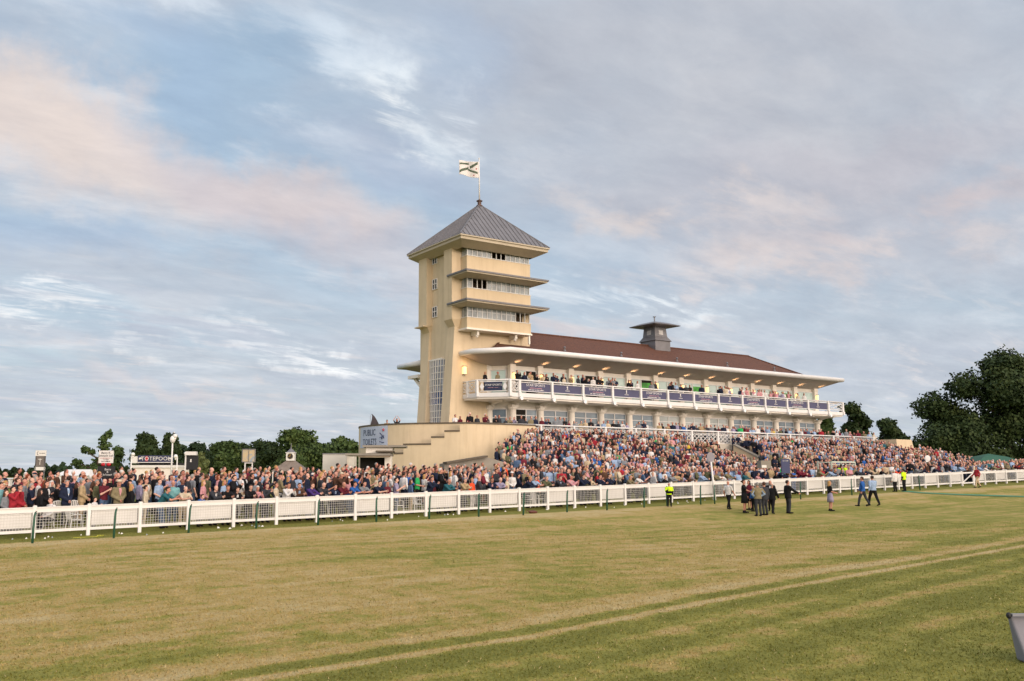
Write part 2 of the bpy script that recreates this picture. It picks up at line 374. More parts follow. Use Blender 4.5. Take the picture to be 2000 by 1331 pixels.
# low-detail figure for the distant mass: vertices, faces and a region per face
_lt={}
def lowfig(pose,sex,longh):
    k=(pose,sex,longh)
    if k in _lt: return _lt[k]
    J=rig(pose,sex); mb=MB(); _torso(mb,J,sex,.012,lo=.88); _limbs(mb,J,'arm',.012,sex); _limbs(mb,J,'leg',.014,sex)
    V1,F1=remesh(mb,.05,.35,1)
    mb=MB(); c=J['head']; H=J['HB']
    mb.ell(c,(.078,.1,.12),8,6,0,H); mb.ell(c+H@Vector((0,-.1,-.01)),(.014,.02,.025),4,3,0,H); mb.tube([J['neck']-Vector((0,0,.04)),c],.052,6)
    for n in 'LR': mb.ell(J['w'+n]+(J['w'+n]-J['e'+n]).normalized()*.05,(.045,.035,.05),6,4); 
    for n in 'LR': mb.ell(J['t'+n]+Vector((0,.06,.02)),(.045,.12,.045),6,4,3)
    mb.ell(c+H@Vector((0,.025,.035)),(.086,.1,.1),8,5,2,H)
    if longh: mb.ell(c+Vector((0,.07,-.08)),(.085,.05,.16),7,4,2)
    V2=np.array(mb.v,np.float32); V=np.vstack([V1,V2]); b=len(V1)
    zs=V1[:,2]; hipz=J['pv'].z+.02; F_=[];reg=[]
    ell=[(J['wL']+J['eL'])/2,(J['wR']+J['eR'])/2]
    for f in F1:
        cz=sum(V1[i] for i in f)/len(f); r=0
        if cz[2]<hipz and not any(( Vector(cz)-w).length<.12 for w in (J['wL'],J['wR'],J['eL'],J['eR'],*ell)): r=1
        F_.append(f); reg.append(r)
    for f,m in zip(mb.f,mb.m): F_.append(tuple(i+b for i in f)); reg.append({0:4,2:2,3:3}[m])
    # triangulate into arrays
    T=[];Rg=[]
    for f,r in zip(F_,reg):
        for i in range(1,len(f)-1): T.append((f[0],f[i],f[i+1])); Rg.append(r)
    _lt[k]=(V,np.array(T,np.int32),np.array(Rg,np.int32)); return _lt[k]
# ------------------------------------------------------------------ camera, light, sky
cam=bpy.data.cameras.new('camera'); co=bpy.data.objects.new('camera',cam); COL.objects.link(co); SC.camera=co
cam.sensor_width=36; cam.lens=36*F/2000; cam.shift_x=(1000-CX)/2000; cam.shift_y=0; cam.clip_end=6000; cam.clip_start=.1
co.matrix_world=Matrix(((RT[0],UP[0],-FW[0],0),(RT[1],UP[1],-FW[1],0),(RT[2],UP[2],-FW[2],HC),(0,0,0,1)))
SUN_AZ=Vector((.03,-.99,0)).normalized(); SUN_EL=math.radians(10)
sd=Vector((SUN_AZ.x*math.cos(SUN_EL),SUN_AZ.y*math.cos(SUN_EL),math.sin(SUN_EL)))
sl=bpy.data.lights.new('sun','SUN'); sl.energy=SUNE; sl.angle=math.radians(11); sl.color=(1,.83,.72)
so=bpy.data.objects.new('sun',sl); COL.objects.link(so); so.rotation_euler=sd.to_track_quat('Z','Y').to_euler()
SC.view_settings.view_transform='Standard'; SC.view_settings.look='None'; SC.view_settings.exposure=EXPO; SC.view_settings.gamma=1
SC.cycles.max_bounces=5; SC.cycles.diffuse_bounces=3; SC.cycles.transparent_max_bounces=6; SC.cycles.caustics_reflective=False; SC.cycles.caustics_refractive=False
W=bpy.data.worlds.new('World'); SC.world=W; W.use_nodes=True; wt=W.node_tree
class WT(NT):
    def __init__(s,t): s.t=t
w=WT(wt); bg=wt.nodes['Background']; bg.inputs['Strength'].default_value=1.
def build_sky():
    tc=w.n('ShaderNodeTexCoord'); D=tc.outputs['Generated']
    def vm(op,a,b=None,sc=None):
        nd=w.n('ShaderNodeVectorMath',operation=op)
        for i,v in enumerate((a,b)):
            if v is None: continue
            if isinstance(v,(tuple,list)): nd.inputs[i].default_value=v
            else: w.l(v,nd.inputs[i])
        if sc is not None: nd.inputs['Scale'].default_value=sc
        return nd.outputs['Value'] if op in('DOT_PRODUCT','LENGTH') else nd.outputs[0]
    def mr(v,a,b,c=0.,d=1.):
        nd=w.n('ShaderNodeMapRange',interpolation_type='SMOOTHSTEP'); w.l(v,nd.inputs[0])
        for i,x in zip((1,2,3,4),(a,b,c,d)): nd.inputs[i].default_value=x
        return nd.outputs[0]
    sky=w.n('ShaderNodeTexSky',sky_type='NISHITA'); sky.sun_disc=False; sky.sun_elevation=SUN_EL; sky.sun_rotation=math.atan2(SUN_AZ.x,SUN_AZ.y); sky.air_density=1.; sky.dust_density=1.; sky.ozone_density=2.
    nis=vm('SCALE',sky.outputs[0],sc=.10)
    # cloud coordinates: project the view direction on a layer overhead
    sx=w.n('ShaderNodeSeparateXYZ'); w.l(D,sx.inputs[0]); z=w.math('MAXIMUM',sx.outputs['Z'],0.0); zz=w.math('ADD',z,.16)
    cb=w.n('ShaderNodeCombineXYZ'); w.l(w.math('DIVIDE',sx.outputs['X'],zz),cb.inputs[0]); w.l(w.math('DIVIDE',sx.outputs['Y'],zz),cb.inputs[1])
    P=cb.outputs[0]
    mp=w.n('ShaderNodeMapping'); mp.inputs['Rotation'].default_value=(0,0,-.95+YAW-1.); mp.inputs['Scale'].default_value=(.85,1.5,1); mp.inputs['Location'].default_value=(3.1,.7,0); w.l(P,mp.inputs[0]); Q=mp.outputs[0]
    mp2=w.n('ShaderNodeMapping'); mp2.inputs['Rotation'].default_value=(0,0,-.95+YAW-1.2); mp2.inputs['Scale'].default_value=(.6,2.0,1); mp2.inputs['Location'].default_value=(1.2,7,0); w.l(P,mp2.inputs[0])
    big=w.noise(Q,.75,6,.52,.5); fine=w.noise(Q,2.4,8,.62,.25); streak=w.noise(mp2.outputs[0],1.6,7,.6,.7); streak2=w.noise(mp2.outputs[0],4.5,8,.65,.35)
    # domain distortion for the placed banks
    nz=w.n('ShaderNodeTexNoise'); nz.inputs['Scale'].default_value=6.; nz.inputs['Detail'].default_value=6; nz.inputs['Roughness'].default_value=.6; w.l(D,nz.inputs['Vector'])
    dd=vm('ADD',D,vm('SCALE',vm('SUBTRACT',nz.outputs['Color'],(.5,.5,.5)),sc=.2))
    def blob(px,py,rx,ry,rot=0.,soft=(0.15,1.)):
        c=Vector(ray(px,py)).normalized(); a=Vector(RT); b=Vector(UP); r=math.radians(rot)
        ax=(a*math.cos(r)-b*math.sin(r))*(F/rx); ay=(a*math.sin(r)+b*math.cos(r))*(F/ry)
        q=vm('SUBTRACT',dd,tuple(c)); u=vm('DOT_PRODUCT',q,tuple(ax)); v=vm('DOT_PRODUCT',q,tuple(ay))
        h=w.math('SQRT',w.math('ADD',w.math('MULTIPLY',u,u),w.math('MULTIPLY',v,v)))
        fr=w.math('GREATER_THAN',vm('DOT_PRODUCT',D,tuple(c)),.3)
        return w.math('MULTIPLY',mr(h,soft[0],soft[1],1.,0.),fr)
    L=lambda h: tuple(lin(h))
    blue=w.mix(mr(sx.outputs['Z'],.0,.45),L('cbd6e1'),L('adc5dc'))
    base=w.mix(.18,blue,nis)
    # veil of grey lavender cloud
    col=w.mix(mr(big,.40,.62,0,.62),base,L('c3c8d2'))
    col=w.mix(mr(fine,.47,.66,0,.62),col,L('d9dfe7'))
    def over(col,m,h,k): return w.mix(w.math('MULTIPLY',m,k),col,L(h) if isinstance(h,str) else h)
    for a in BLOBS:
        px,py,rx,ry,rot,h,k=a[:7]
        m=blob(px,py,rx,ry,rot)
        if len(a)>7: m=w.math('MULTIPLY',m,mr({'f':fine,'s':streak,'t':streak2}[a[7]],.42,.60,.0,1.3))
        col=over(col,m,h,k)
    # low streaks: pale grey and bright slits, only near the horizon
    lowm=mr(sx.outputs['Z'],.03,.30,1.,0.)
    col=w.mix(w.math('MULTIPLY',w.math('MULTIPLY',mr(streak,.46,.62),lowm),.55),col,L('bec7d5'))
    col=w.mix(w.math('MULTIPLY',w.math('MULTIPLY',mr(streak2,.52,.7),lowm),.55),col,L('ebe3e1'))
    tex=w.noise(Q,4.2,9,.66,.2); col=w.mix(1.,col,w.ramp(tex,[(.3,(.93,.94,.96)),(.5,(1.04,1.04,1.04)),(.7,(1.15,1.14,1.12))]),'MULTIPLY')
    # the bright western sky round the setting sun, behind the camera
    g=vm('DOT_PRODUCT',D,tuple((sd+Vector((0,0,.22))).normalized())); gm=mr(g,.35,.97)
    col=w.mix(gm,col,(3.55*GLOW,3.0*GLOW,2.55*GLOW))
    zen=mr(sx.outputs['Z'],.55,.9); col=w.mix(w.math('MULTIPLY',zen,.7),col,(1.1,1.15,1.3))
    gr=w.math('LESS_THAN',sx.outputs['Z'],-.01); col=w.mix(gr,col,(.12,.11,.06))
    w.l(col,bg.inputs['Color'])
build_sky()
# ------------------------------------------------------------------ ground
def grass_mat():
    t=NT('grass_turf'); tc=t.n('ShaderNodeTexCoord'); mp=t.n('ShaderNodeMapping'); mp.inputs['Rotation'].default_value=(0,0,-.0468); t.l(tc.outputs['Object'],mp.inputs[0]); v=mp.outputs[0]
    st=t.n('ShaderNodeMapping'); st.inputs['Scale'].default_value=(.10,.9,1); t.l(v,st.inputs[0]); S=st.outputs[0]
    sp=t.n('ShaderNodeSeparateXYZ'); t.l(v,sp.inputs[0]); Y=sp.outputs['Y']
    n1=t.noise(v,.16,6,.62,.3); n2=t.noise(S,1.0,6,.6,.2); n3=t.noise(v,1.3,5,.65); n4=t.noise(v,22,4,.8); n5=t.noise(v,3.2,9,.82)
    straw=lin('ab945d'); green=lin('88863f'); dgreen=lin('6f7130'); pale=lin('b8a67a')
    f=t.math('ADD',t.math('MULTIPLY',n1,.45),t.math('MULTIPLY',n2,.55)); f=t.math('ADD',.475,t.math('MULTIPLY',t.math('SUBTRACT',f,.5),1.05)); f=t.math('ADD',f,t.math('MULTIPLY',t.math('SUBTRACT',n3,.5),.55))
    f=t.math('ADD',f,t.math('MULTIPLY',t.math('SUBTRACT',n5,.5),.55))
    # greener towards the camera side strip and to the right
    def ss(val,a,b,c=0.,d=1.):
        nd=t.n('ShaderNodeMapRange',interpolation_type='SMOOTHSTEP'); t.l(val,nd.inputs[0])
        for i,x in zip((1,2,3,4),(a,b,c,d)): nd.inputs[i].default_value=x
        return nd.outputs[0]
    Yw=t.math('SUBTRACT',Y,t.math('MULTIPLY',t.math('MAXIMUM',t.math('SUBTRACT',sp.outputs['X'],9.),0.),.148))
    near=ss(Yw,NEARY-.12,NEARY+.12,1.,0.)     # strip nearer than the mown edge
    f=t.math('SUBTRACT',f,t.math('MULTIPLY',near,.15))
    f=t.math('SUBTRACT',f,t.math('MULTIPLY',ss(sp.outputs['X'],18,48),.09))
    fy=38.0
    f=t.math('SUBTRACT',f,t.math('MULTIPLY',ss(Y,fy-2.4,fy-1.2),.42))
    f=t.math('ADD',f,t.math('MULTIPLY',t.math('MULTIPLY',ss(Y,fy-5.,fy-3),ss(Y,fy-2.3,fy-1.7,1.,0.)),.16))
    # mown lines parallel to the course
    yy=t.math('ADD',Yw,t.math('MULTIPLY',t.math('SUBTRACT',n3,.5),.28)); 
    def line(c,wd,k):
        nonlocal f
        d=t.math('ABSOLUTE',t.math('SUBTRACT',yy,c)); f=t.math('ADD',f,t.math('MULTIPLY',ss(d,wd*.3,wd,1.,0.),k))
    line(NEARY+.2,.2,.17); line(NEARY+.55,.34,-.17); line(NEARY+1.1,.4,.12); line(NEARY+2.2,.6,-.08); line(NEARY-.35,.3,-.08); line(NEARY-1.0,.25,.1); line(NEARY-1.6,.3,-.08); line(NEARY-2.1,.35,.12); line(NEARY-2.9,.4,-.1); line(NEARY-3.7,.4,.08)
    c=t.ramp(f,[(.22,dgreen),(.37,green),(.50,straw),(.68,pale)])
    c=t.mix(t.math('MULTIPLY',t.ramp(n4,[(.35,(0,0,0)),(.7,(1,1,1))]),.35),c,t.mix(.5,c,pale))
    br=t.ramp(n4,[(.25,(.55,.55,.55)),(.55,(1,1,1)),(.8,(1.3,1.3,1.3))]); c=t.mix(1.,c,br,'MULTIPLY')
    t.l(c,t.b.inputs['Base Color']); t.b.inputs['Roughness'].default_value=.95; t.b.inputs['Specular IOR Level'].default_value=.1
    t.bump(t.noise(v,14,5,.75),.55,.05); return t.mat
GRASS=grass_mat()
def gridmesh(xs,ys,zf):
    mb=MB(); nx=len(xs)
    mb.v=[(x,y,zf(x,y)) for y in ys for x in xs]; mb.f=[(j*nx+i,j*nx+i+1,(j+1)*nx+i+1,(j+1)*nx+i) for j in range(len(ys)-1) for i in range(nx-1)]; mb.m=[0]*len(mb.f); return mb
def axis(segs):
    out=[segs[0][0]]
    for a,b,s in segs:
        n=max(1,round((b-a)/s)); out+=[a+(b-a)*k/n for k in range(1,n+1)]
    return out
gx=axis([(-2500,-400,300),(-400,-60,40),(-60,110,1.),(110,400,40),(400,2500,300)]); gy=axis([(-2000,-200,300),(-200,-10,20),(-10,34,2),(34,62,.5),(62,120,5),(120,400,40),(400,2500,300)])
tag(gridmesh(gx,gy,ground).build('ground',[GRASS],smooth=True),kind='structure')
# ------------------------------------------------------------------ materials used everywhere
def stained(name,col):
    t=NT(name); c=lin(col); v=t.coord('Object',(1,1,1)); v2=t.coord('Object',(2.2,2.2,.16)); f=t.noise(v,.7,6,.6); g=t.noise(v2,1.,5,.65)
    a=t.ramp(f,[(.3,tuple(x*.92 for x in c)),(.7,tuple(min(1,x*1.05) for x in c))]); k=t.ramp(g,[(.5,(0,0,0)),(.78,(1,1,1))]); d=lin('ab9674')
    t.l(t.mix(t.math('MULTIPLY',k,.38),a,d),t.b.inputs['Base Color']); t.b.inputs['Roughness'].default_value=.92; t.b.inputs['Specular IOR Level'].default_value=.2; t.bump(t.noise(v,30,4),.3,.01); return t.mat
WHITE=mat('white_paint','dcdad8',.45,.05,1.5); RENDER=stained('beige_render','d5c2a4')
WHITE2=mat('off_white_paint','e6dfd4',.55,.06,1.5); CONC=mat('grey_concrete','8d867b',.9,.15,1.2,bump=.3); COPING=mat('dark_coping','5d5346',.85,.2,2)
GREENP=mat('green_plastic','1f4f3c',.4,.1); BLACK=mat('black_board','1c1c1f',.6,.15); METAL=mat('dull_metal','77777a',.45,.1,metal=.6)
def glass(name,col='6f7d86',rough=.08,var=.35,sc=.5):
    if name in _m: return _m[name]
    t=NT(name); v=t.coord('Object',(1,1,1)); f=t.noise(v,sc,2); c=lin(col)
    t.l(t.ramp(f,[(.35,tuple(x*(1-var) for x in c)),(.65,tuple(min(1,x*(1+var)) for x in c))]),t.b.inputs['Base Color']); t.b.inputs['Roughness'].default_value=rough; t.b.inputs['Specular IOR Level'].default_value=.6; t.b.inputs['Coat Weight'].default_value=.15; t.b.inputs['Coat Roughness'].default_value=.03
    _m[name]=t.mat; return t.mat
GLASS=glass('window_glass','98a3a9'); GLASSD=glass('dark_glass','2f3a45'); DARKIN=mat('dark_interior','17140f',.9,.3,1.); BLIND=mat('pale_blind','c3cac6',.6,.08,.8)
def text(s,size,mt,parent,M,name='lettering',ext=.004,sx=1.):
    cu=bpy.data.curves.new('t','FONT'); cu.body=s; cu.size=size; cu.align_x='CENTER'; cu.align_y='CENTER'; cu.extrude=ext; cu.resolution_u=2; cu.space_line=.9
    o=bpy.data.objects.new('t',cu); COL.objects.link(o); bpy.context.view_layer.update(); me=bpy.data.meshes.new_from_object(o.evaluated_get(bpy.context.evaluated_depsgraph_get())); bpy.data.objects.remove(o)
    me.name=name; me.materials.clear(); me.materials.append(mt); me.transform(M@Matrix.Diagonal((sx,1,1,1))); o=bpy.data.objects.new(name,me); COL.objects.link(o); o.parent=parent; return o
def facing(x,y,z,nx,ny):
    """matrix whose local XY plane stands vertical at the point, normal (nx,ny)"""
    n=Vector((nx,ny,0)).normalized(); u=Vector((0,0,1)); r=u.cross(n)
    return Matrix(((r.x,u.x,n.x,x),(r.y,u.y,n.y,y),(r.z,u.z,n.z,z),(0,0,0,1)))
# ------------------------------------------------------------------ white rail fence
FX0=5.48-.1; FDX=2*.9988
def fpost(i):
    x=5.39+FDX*i; return x,yfence(x)
NF0,NF1=-6,47
fence=empty('white_rail_fence',(5.48,38.23,0),0,'long white railed fence between the crowd and the racecourse grass','fence')
inv=Matrix.Translation((-5.48,-38.23,0))
def fz(x): return ground(x,yfence(x)-.01)
WIRE=mat('white_wire','c9c7c2',.5,.05)
def fbuild(mb,name,m):
    o=mb.build(name,m,fence); o.matrix_parent_inverse=inv; return o
topm=[MB()]; 
for i in range(NF0,NF1+1):
    x,y=fpost(i); z=fz(x); m=MB(); m.box(x-.065,x+.065,y-.06,y+.06,z-.3,z+1.2); m.box(x-.075,x+.075,y-.07,y+.07,z+1.2,z+1.225); m.box(x-.05,x+.05,y-.045,y+.045,z+1.225,z+1.24); fbuild(m,'post',WHITE)
    if i==NF1: break
    x2,y2=fpost(i+1); z2=fz(x2)
    if i==36:  # gate bay
        m=MB(); 
        for h,t in ((1.08,.12),(.24,.1)): m.bar((x+.1,y-.02,z+h),(x2-.1,y2-.02,z2+h),.04,t)
        m.bar((x+.12,y-.02,z+.3),(x2-.12,y2-.02,z2+1.0),.035,.08); m.bar((x+.12,y-.025,z+.2),(x+.12,y-.025,z+1.12),.05,.06); m.bar((x2-.12,y2-.025,z2+.2),(x2-.12,y2-.025,z2+1.12),.05,.06); fbuild(m,'gate_leaf',WHITE); continue
    m=MB(); m.bar((x+.06,y-.01,z+1.055),(x2-.06,y2-.01,z2+1.055),.05,.17); m.bar((x+.06,y-.01,z+1.16),(x2-.06,y2-.01,z2+1.16),.12,.035); fbuild(m,'top_rail',WHITE)
    m=MB(); m.bar((x+.06,y,z+.27),(x2-.06,y2,z2+.27),.05,.11); fbuild(m,'bottom_rail',WHITE)
    m=MB(); nv=19
    for k in range(1,nv): f=k/nv; xx=x+(x2-x)*f; m.bar((xx,y-.012,z+(z2-z)*f+.325),(xx,y-.012,z+(z2-z)*f+.97),.011,.011)
    for h in (.37,.48,.59,.70,.81,.92): m.bar((x+.07,y-.018,z+h),(x2-.07,y2-.018,z2+h),.011,.011)
    fbuild(m,'wire_mesh',WIRE)
    if i%2==1:
        m=MB(); m.prism([(x+.1,y+.03),(x2-.1,y2+.03),(x2-.1,y2+.045),(x+.1,y+.045)],[z+.40,z2+.40,z2+.40,z+.40],[z+.965,z2+.965,z2+.965,z+.965]); fbuild(m,'infill_board',WHITE)
# leaning dark green plastic posts in front of the fence
gp=[(63,1062),(222,1052),(368,1042),(500,1033),(621,1026),(735,1020),(838,1014),(935,1010),(1022,1007),(1107.5,1001),(1185.5,997),(1258,992),(1303,989),(1368.6,986),(1396,985),(1564,976),(1664,968),(1797,958)]
proto=None
for k,(px,py) in enumerate(gp):
    P0=hit(px,py)
    m=MB(); 
    if proto is None: m.tube([(0,0,-.1),(.01,0,.5),(.03,-.0,.95),(.06,0,1.08),(.085,0,1.13)],[.045,.045,.043,.04,.038],8); proto=m.build('rail_post',GREENP,None,True); o=proto
    else: o=proto.copy(); COL.objects.link(o)
    o.location=(P0[0],P0[1],P0[2]); o.rotation_euler=(R.uniform(-.03,.03),R.uniform(-.02,.04),.2)
    H0=(1052-(1052-945)*(px-60)/1930); fence_h=60-(60-25.6)*(px-69)/1921; o.scale=(1,1,min(1.3,max(.85,1.0)))
    tag(o,'dark green plastic post, %s along the white fence from its left end'%(['first','second','third','fourth','fifth','sixth','seventh','eighth','ninth','tenth','eleventh','twelfth','thirteenth','fourteenth','fifteenth','sixteenth','seventeenth','eighteenth'][k]),'post','green posts in front of the fence')
def strokes(par,x,z,w,h,m,off,seed=1,M=None,name='small_print'):
    r=random.Random(seed); q=MB(); u=-w/2
    while u<w/2:
        g=h*r.uniform(.25,.55); hh=h*r.uniform(.6,1)
        if r.random()>.17: q.box(x+u,x+u+g*.7,-off-.003,-off,z-h/2,z-h/2+hh)
        u+=g
    if M is not None: q.v=[tuple(M@Vector(v)) for v in q.v]
    return q.build(name,m,par)
# ------------------------------------------------------------------ tower
TILE=None
def tile_mat():
    t=NT('red_roof_tile'); v=t.coord('Object',(1,1,1)); f=t.noise(v,.8,5,.7); g=t.noise(v,5,6,.8)
    c=t.mix(t.ramp(g,[(.35,(0,0,0)),(.65,(1,1,1))]),lin('33201a'),lin('6e4533')); c=t.mix(t.math('MULTIPLY',f,.35),c,lin('704632'))
    t.l(c,t.b.inputs['Base Color']); t.b.inputs['Roughness'].default_value=.85
    wv=t.n('ShaderNodeTexWave',bands_direction='Y'); wv.inputs['Scale'].default_value=1.1; t.l(v,wv.inputs['Vector']); w2=t.n('ShaderNodeTexWave',bands_direction='X'); w2.inputs['Scale'].default_value=1.4; t.l(v,w2.inputs['Vector'])
    t.bump(t.math('ADD',wv.outputs['Fac'],w2.outputs['Fac']),.6,.06); return t.mat
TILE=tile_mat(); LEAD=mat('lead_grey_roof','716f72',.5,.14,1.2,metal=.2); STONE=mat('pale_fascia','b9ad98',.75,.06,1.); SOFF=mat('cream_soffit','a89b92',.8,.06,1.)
def obj(mb,name,m,par,smooth=False):
    o=mb.build(name,m,par,smooth); o.matrix_parent_inverse=Matrix.Translation(-Vector(par.location)); return o
tower=empty('viewing_tower',(46.5,69,1.5),0,'tall beige rendered tower with grey pyramid roof, stacked balconies and flagpole','tower')
m=MB()
xf=50.9
m.prism([(42.65,66.3),(xf,66.3),(xf,72.4),(42.65,72.4)],6.0,23.0)          # core
# lower battered pilasters on the left face
def frustum(m,b,t,z0,z1):
    (a0,a1,c0,c1)=b;(d0,d1,e0,e1)=t
    m.add([(a0,c0,z0),(a1,c0,z0),(a1,c1,z0),(a0,c1,z0),(d0,e0,z1),(d1,e0,z1),(d1,e1,z1),(d0,e1,z1)],[(3,2,1,0),(4,5,6,7),(0,1,5,4),(1,2,6,5),(2,3,7,6),(3,0,4,7)])
BX0=onY(877,825,66.25)[0]; BX1=onY(888,645,66.25)[0]
YL0=onX(815,825,BX0)[1]; YL1=onX(826,655,BX1)[1]
frustum(m,(BX0-.1,42.8,66.25,67.75),(BX1,42.8,66.25,67.4),5.5,15.7); frustum(m,(BX0-.1,42.8,YL0-1.4,YL0+.1),(BX1,42.8,YL1-1.2,YL1),5.5,15.7)
obj(m,'shaft',RENDER,tower)
m=MB(); m.prism([(42.05,65.95),(43.7,65.95),(43.7,67.3),(42.05,67.3)],16.1,22.9); m.prism([(42.05,70.3),(43.7,70.3),(43.7,71.75),(42.05,71.75)],16.1,22.9); pass
for y0,y1 in ((65.95,67.3),(70.3,71.75)): m.add([(42.05,y0,16.1),(43.7,y0,16.1),(43.7,y1,16.1),(42.05,y1,16.1),(42.6,y0+.32,15.4),(43.7,y0+.32,15.4),(43.7,y1,15.4),(42.6,y1,15.4)],[(0,1,5,4),(1,2,6,5),(2,3,7,6),(3,0,4,7),(4,5,6,7)])
m.box(41.7,42.2,70.3,71.9,15.98,16.08)
obj(m,'upper_shaft',RENDER,tower)
# recess windows
for py in (506,556,610):
    P0=onX(850,py,42.65); f=MB(); y=P0[1]; z=P0[2]; 
    for a,b in ((y-.42,y-.36),(y+.36,y+.42),(y-.03,y+.03)): f.box(42.56,42.66,a,b,z-.5,z+.5)
    for h in (-.5,0,.44): f.box(42.565,42.662,y-.36,y+.36,z+h,z+h+.06)
    w_=obj(f,'window',WHITE,tower); g=MB(); g.box(42.63,42.645,y-.36,y+.36,z-.44,z+.44); p_=obj(g,'pane',GLASSD,tower); p_.parent=w_; p_.matrix_parent_inverse=Matrix.Identity(4)
def ring(m,out,inn,zo0,zo1,zit,zib):
    """skirt canopy: outer rect (x0,x1,y0,y1) with fascia zo0..zo1, inner rect reached at zit (top) and zib (soffit)"""
    def rc(r,z): x0,x1,y0,y1=r; return [(x0,y0,z),(x1,y0,z),(x1,y1,z),(x0,y1,z)]
    vs=rc(out,zo0)+rc(out,zo1)+rc(inn,zit)+rc(inn,zib); fs=[]
    for k in range(4):
        k2=(k+1)%4; fs+=[(k,k2,4+k2,4+k),(4+k,4+k2,8+k2,8+k),(12+k,12+k2,k2,k)]
    m.add(vs,fs)
def story(zpar0,zpar1,zwin,opens,ncol,side,last=False):
    """parapet box + ribbon window in the projecting bay"""
    X0,X1,Y0,Y1=43.02,50.05,65.0,66.9
    m=MB(); m.box(X0,X1,Y0,Y1,zpar0,zpar1); obj(m,'parapet',RENDER,tower)
    m=MB(); m.box(X0-.04,X1+.04,Y0-.04,Y0+.18,zpar1,zpar1+.06); m.box(X0-.04,X0+.14,Y0+.18,Y1,zpar1,zpar1+.06); m.box(X0+.05,X1-.05,Y0+.08,Y0+.2,zwin-.08,zwin)
    xs=[X0+.1+(X1-X0-.2)*k/ncol for k in range(ncol+1)]
    for x in xs: m.box(x-.035,x+.035,Y0+.06,Y0+.15,zpar1+.06,zwin-.08)
    zm=zpar1+.06+(zwin-zpar1)*.55
    for k in range(ncol):
        if k not in opens: m.box(xs[k]+.035,xs[k+1]-.035,Y0+.085,Y0+.12,zm,zm+.03)
    for yy in (Y0+.75,Y0+1.4): m.box(X0+.06,X0+.13,yy-.03,yy+.03,zpar1+.06,zwin-.08)
    fr=obj(m,'ribbon_window',WHITE,tower)
    g=MB()
    for k in range(ncol):
        if k not in opens: g.box(xs[k]+.035,xs[k+1]-.035,Y0+.1,Y0+.112,zpar1+.06,zwin-.08)
    g.box(X0+.08,X0+.092,Y0+.2,Y0+1.8,zpar1+.06,zwin-.08)
    p=obj(g,'pane',glass('tower_glass','8f9699',.06,.3,1.2),tower); p.parent=fr; p.matrix_parent_inverse=Matrix.Identity(4)
    d=MB(); d.box(X0+.25,X1-.1,66.2,66.25,zpar1+.01,zwin+.1); obj(d,'room_back_wall',mat('dim_room','4a3a2c',.9,.4,1.5),tower)
    d=MB(); d.box(X0+.12,X1-.1,Y0+.2,66.2,zpar1+.005,zpar1+.03); obj(d,'room_floor',DARKIN,tower)
Z1=dict(p0=20.15,p1=21.78,w=22.6); 
story(20.15,21.75,22.62,(5,6,7),13,0); story(17.62,18.83,19.85,(1,2,3),13,0); story(15.28,16.2,17.2,(10,11,12),13,0)
for zc in (20.0,17.42):
    m=MB(); ring(m,(41.9,50.95,63.35,66.6),(43.0,50.06,64.98,66.9),zc-.02,zc+.12,zc+.24,zc-.28); m.box(43.03,50.0,65.05,66.9,zc-.22,zc+.15); obj(m,'canopy',[LEAD],tower)
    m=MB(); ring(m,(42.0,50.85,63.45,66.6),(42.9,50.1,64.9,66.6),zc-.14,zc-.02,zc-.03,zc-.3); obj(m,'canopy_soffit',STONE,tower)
m=MB(); m.box(42.95,50.15,64.93,66.95,15.12,15.28); obj(m,'balcony_slab',WHITE2,tower)
m=MB()
for x in (44.4,48.6): m=MB(); m.box(x-.12,x+.12,65.3,66.5,14.75,15.12); m.lathe((x,65.5,14.55),[(.08,0),(.14,.1),(.14,.3)],8); obj(m,'bracket',WHITE2,tower)
m=MB(); m.box(49.85,50.0,65.05,65.2,14.3,15.12); obj(m,'downpipe',WHITE2,tower)
# roof
RO=(41.3,51.15,63.4,72.75); cx_,cy_=46.45,68.0; ZE=23.05; ZA=27.75
m=MB(); m.add([(RO[0],RO[2],ZE+.1),(RO[1],RO[2],ZE+.1),(RO[1],RO[3],ZE+.1),(RO[0],RO[3],ZE+.1),(cx_,cy_,ZA)],[(0,1,4),(1,2,4),(2,3,4),(3,0,4)])
ap=Vector((cx_,cy_,ZA))
for s in range(4):
    a=Vector(((RO[0],RO[2]),(RO[1],RO[2]),(RO[1],RO[3]),(RO[0],RO[3]))[s]+(ZE+.1,)); b=Vector(((RO[1],RO[2]),(RO[1],RO[3]),(RO[0],RO[3]),(RO[0],RO[2]))[s]+(ZE+.1,))
    mid=(a+b)/2; m.bar(a+Vector((0,0,.03)),ap,.1,.08); nn=19
    for k in range(1,nn):
        p=a.lerp(b,k/nn); t=1-abs(2*k/nn-1); q=p+(ap-mid)*t; m.bar(p+Vector((0,0,.02)),q+Vector((0,0,.02)),.05,.07)
rf=obj(m,'roof',LEAD,tower)
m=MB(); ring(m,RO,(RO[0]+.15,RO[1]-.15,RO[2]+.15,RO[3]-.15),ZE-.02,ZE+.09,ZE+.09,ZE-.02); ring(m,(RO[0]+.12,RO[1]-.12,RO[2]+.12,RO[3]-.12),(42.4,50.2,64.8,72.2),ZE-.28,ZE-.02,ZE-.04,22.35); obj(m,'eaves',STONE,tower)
m=MB(); m.lathe((cx_,cy_,27.55),[(.3,0),(.3,.1),(.18,.14),(.18,.45),(.3,.5),(.3,.56),(.1,.66),(.08,.7)],8); obj(m,'finial',mat('finial_brown','5a443d',.6),tower)
m=MB(); m.tube([(cx_,cy_,28.2),(cx_-.02,cy_,32.2)],[.07,.045],8); m.ell((cx_-.02,cy_,32.28),(.08,.08,.08),8,6); obj(m,'flagpole',WHITE,tower,True)
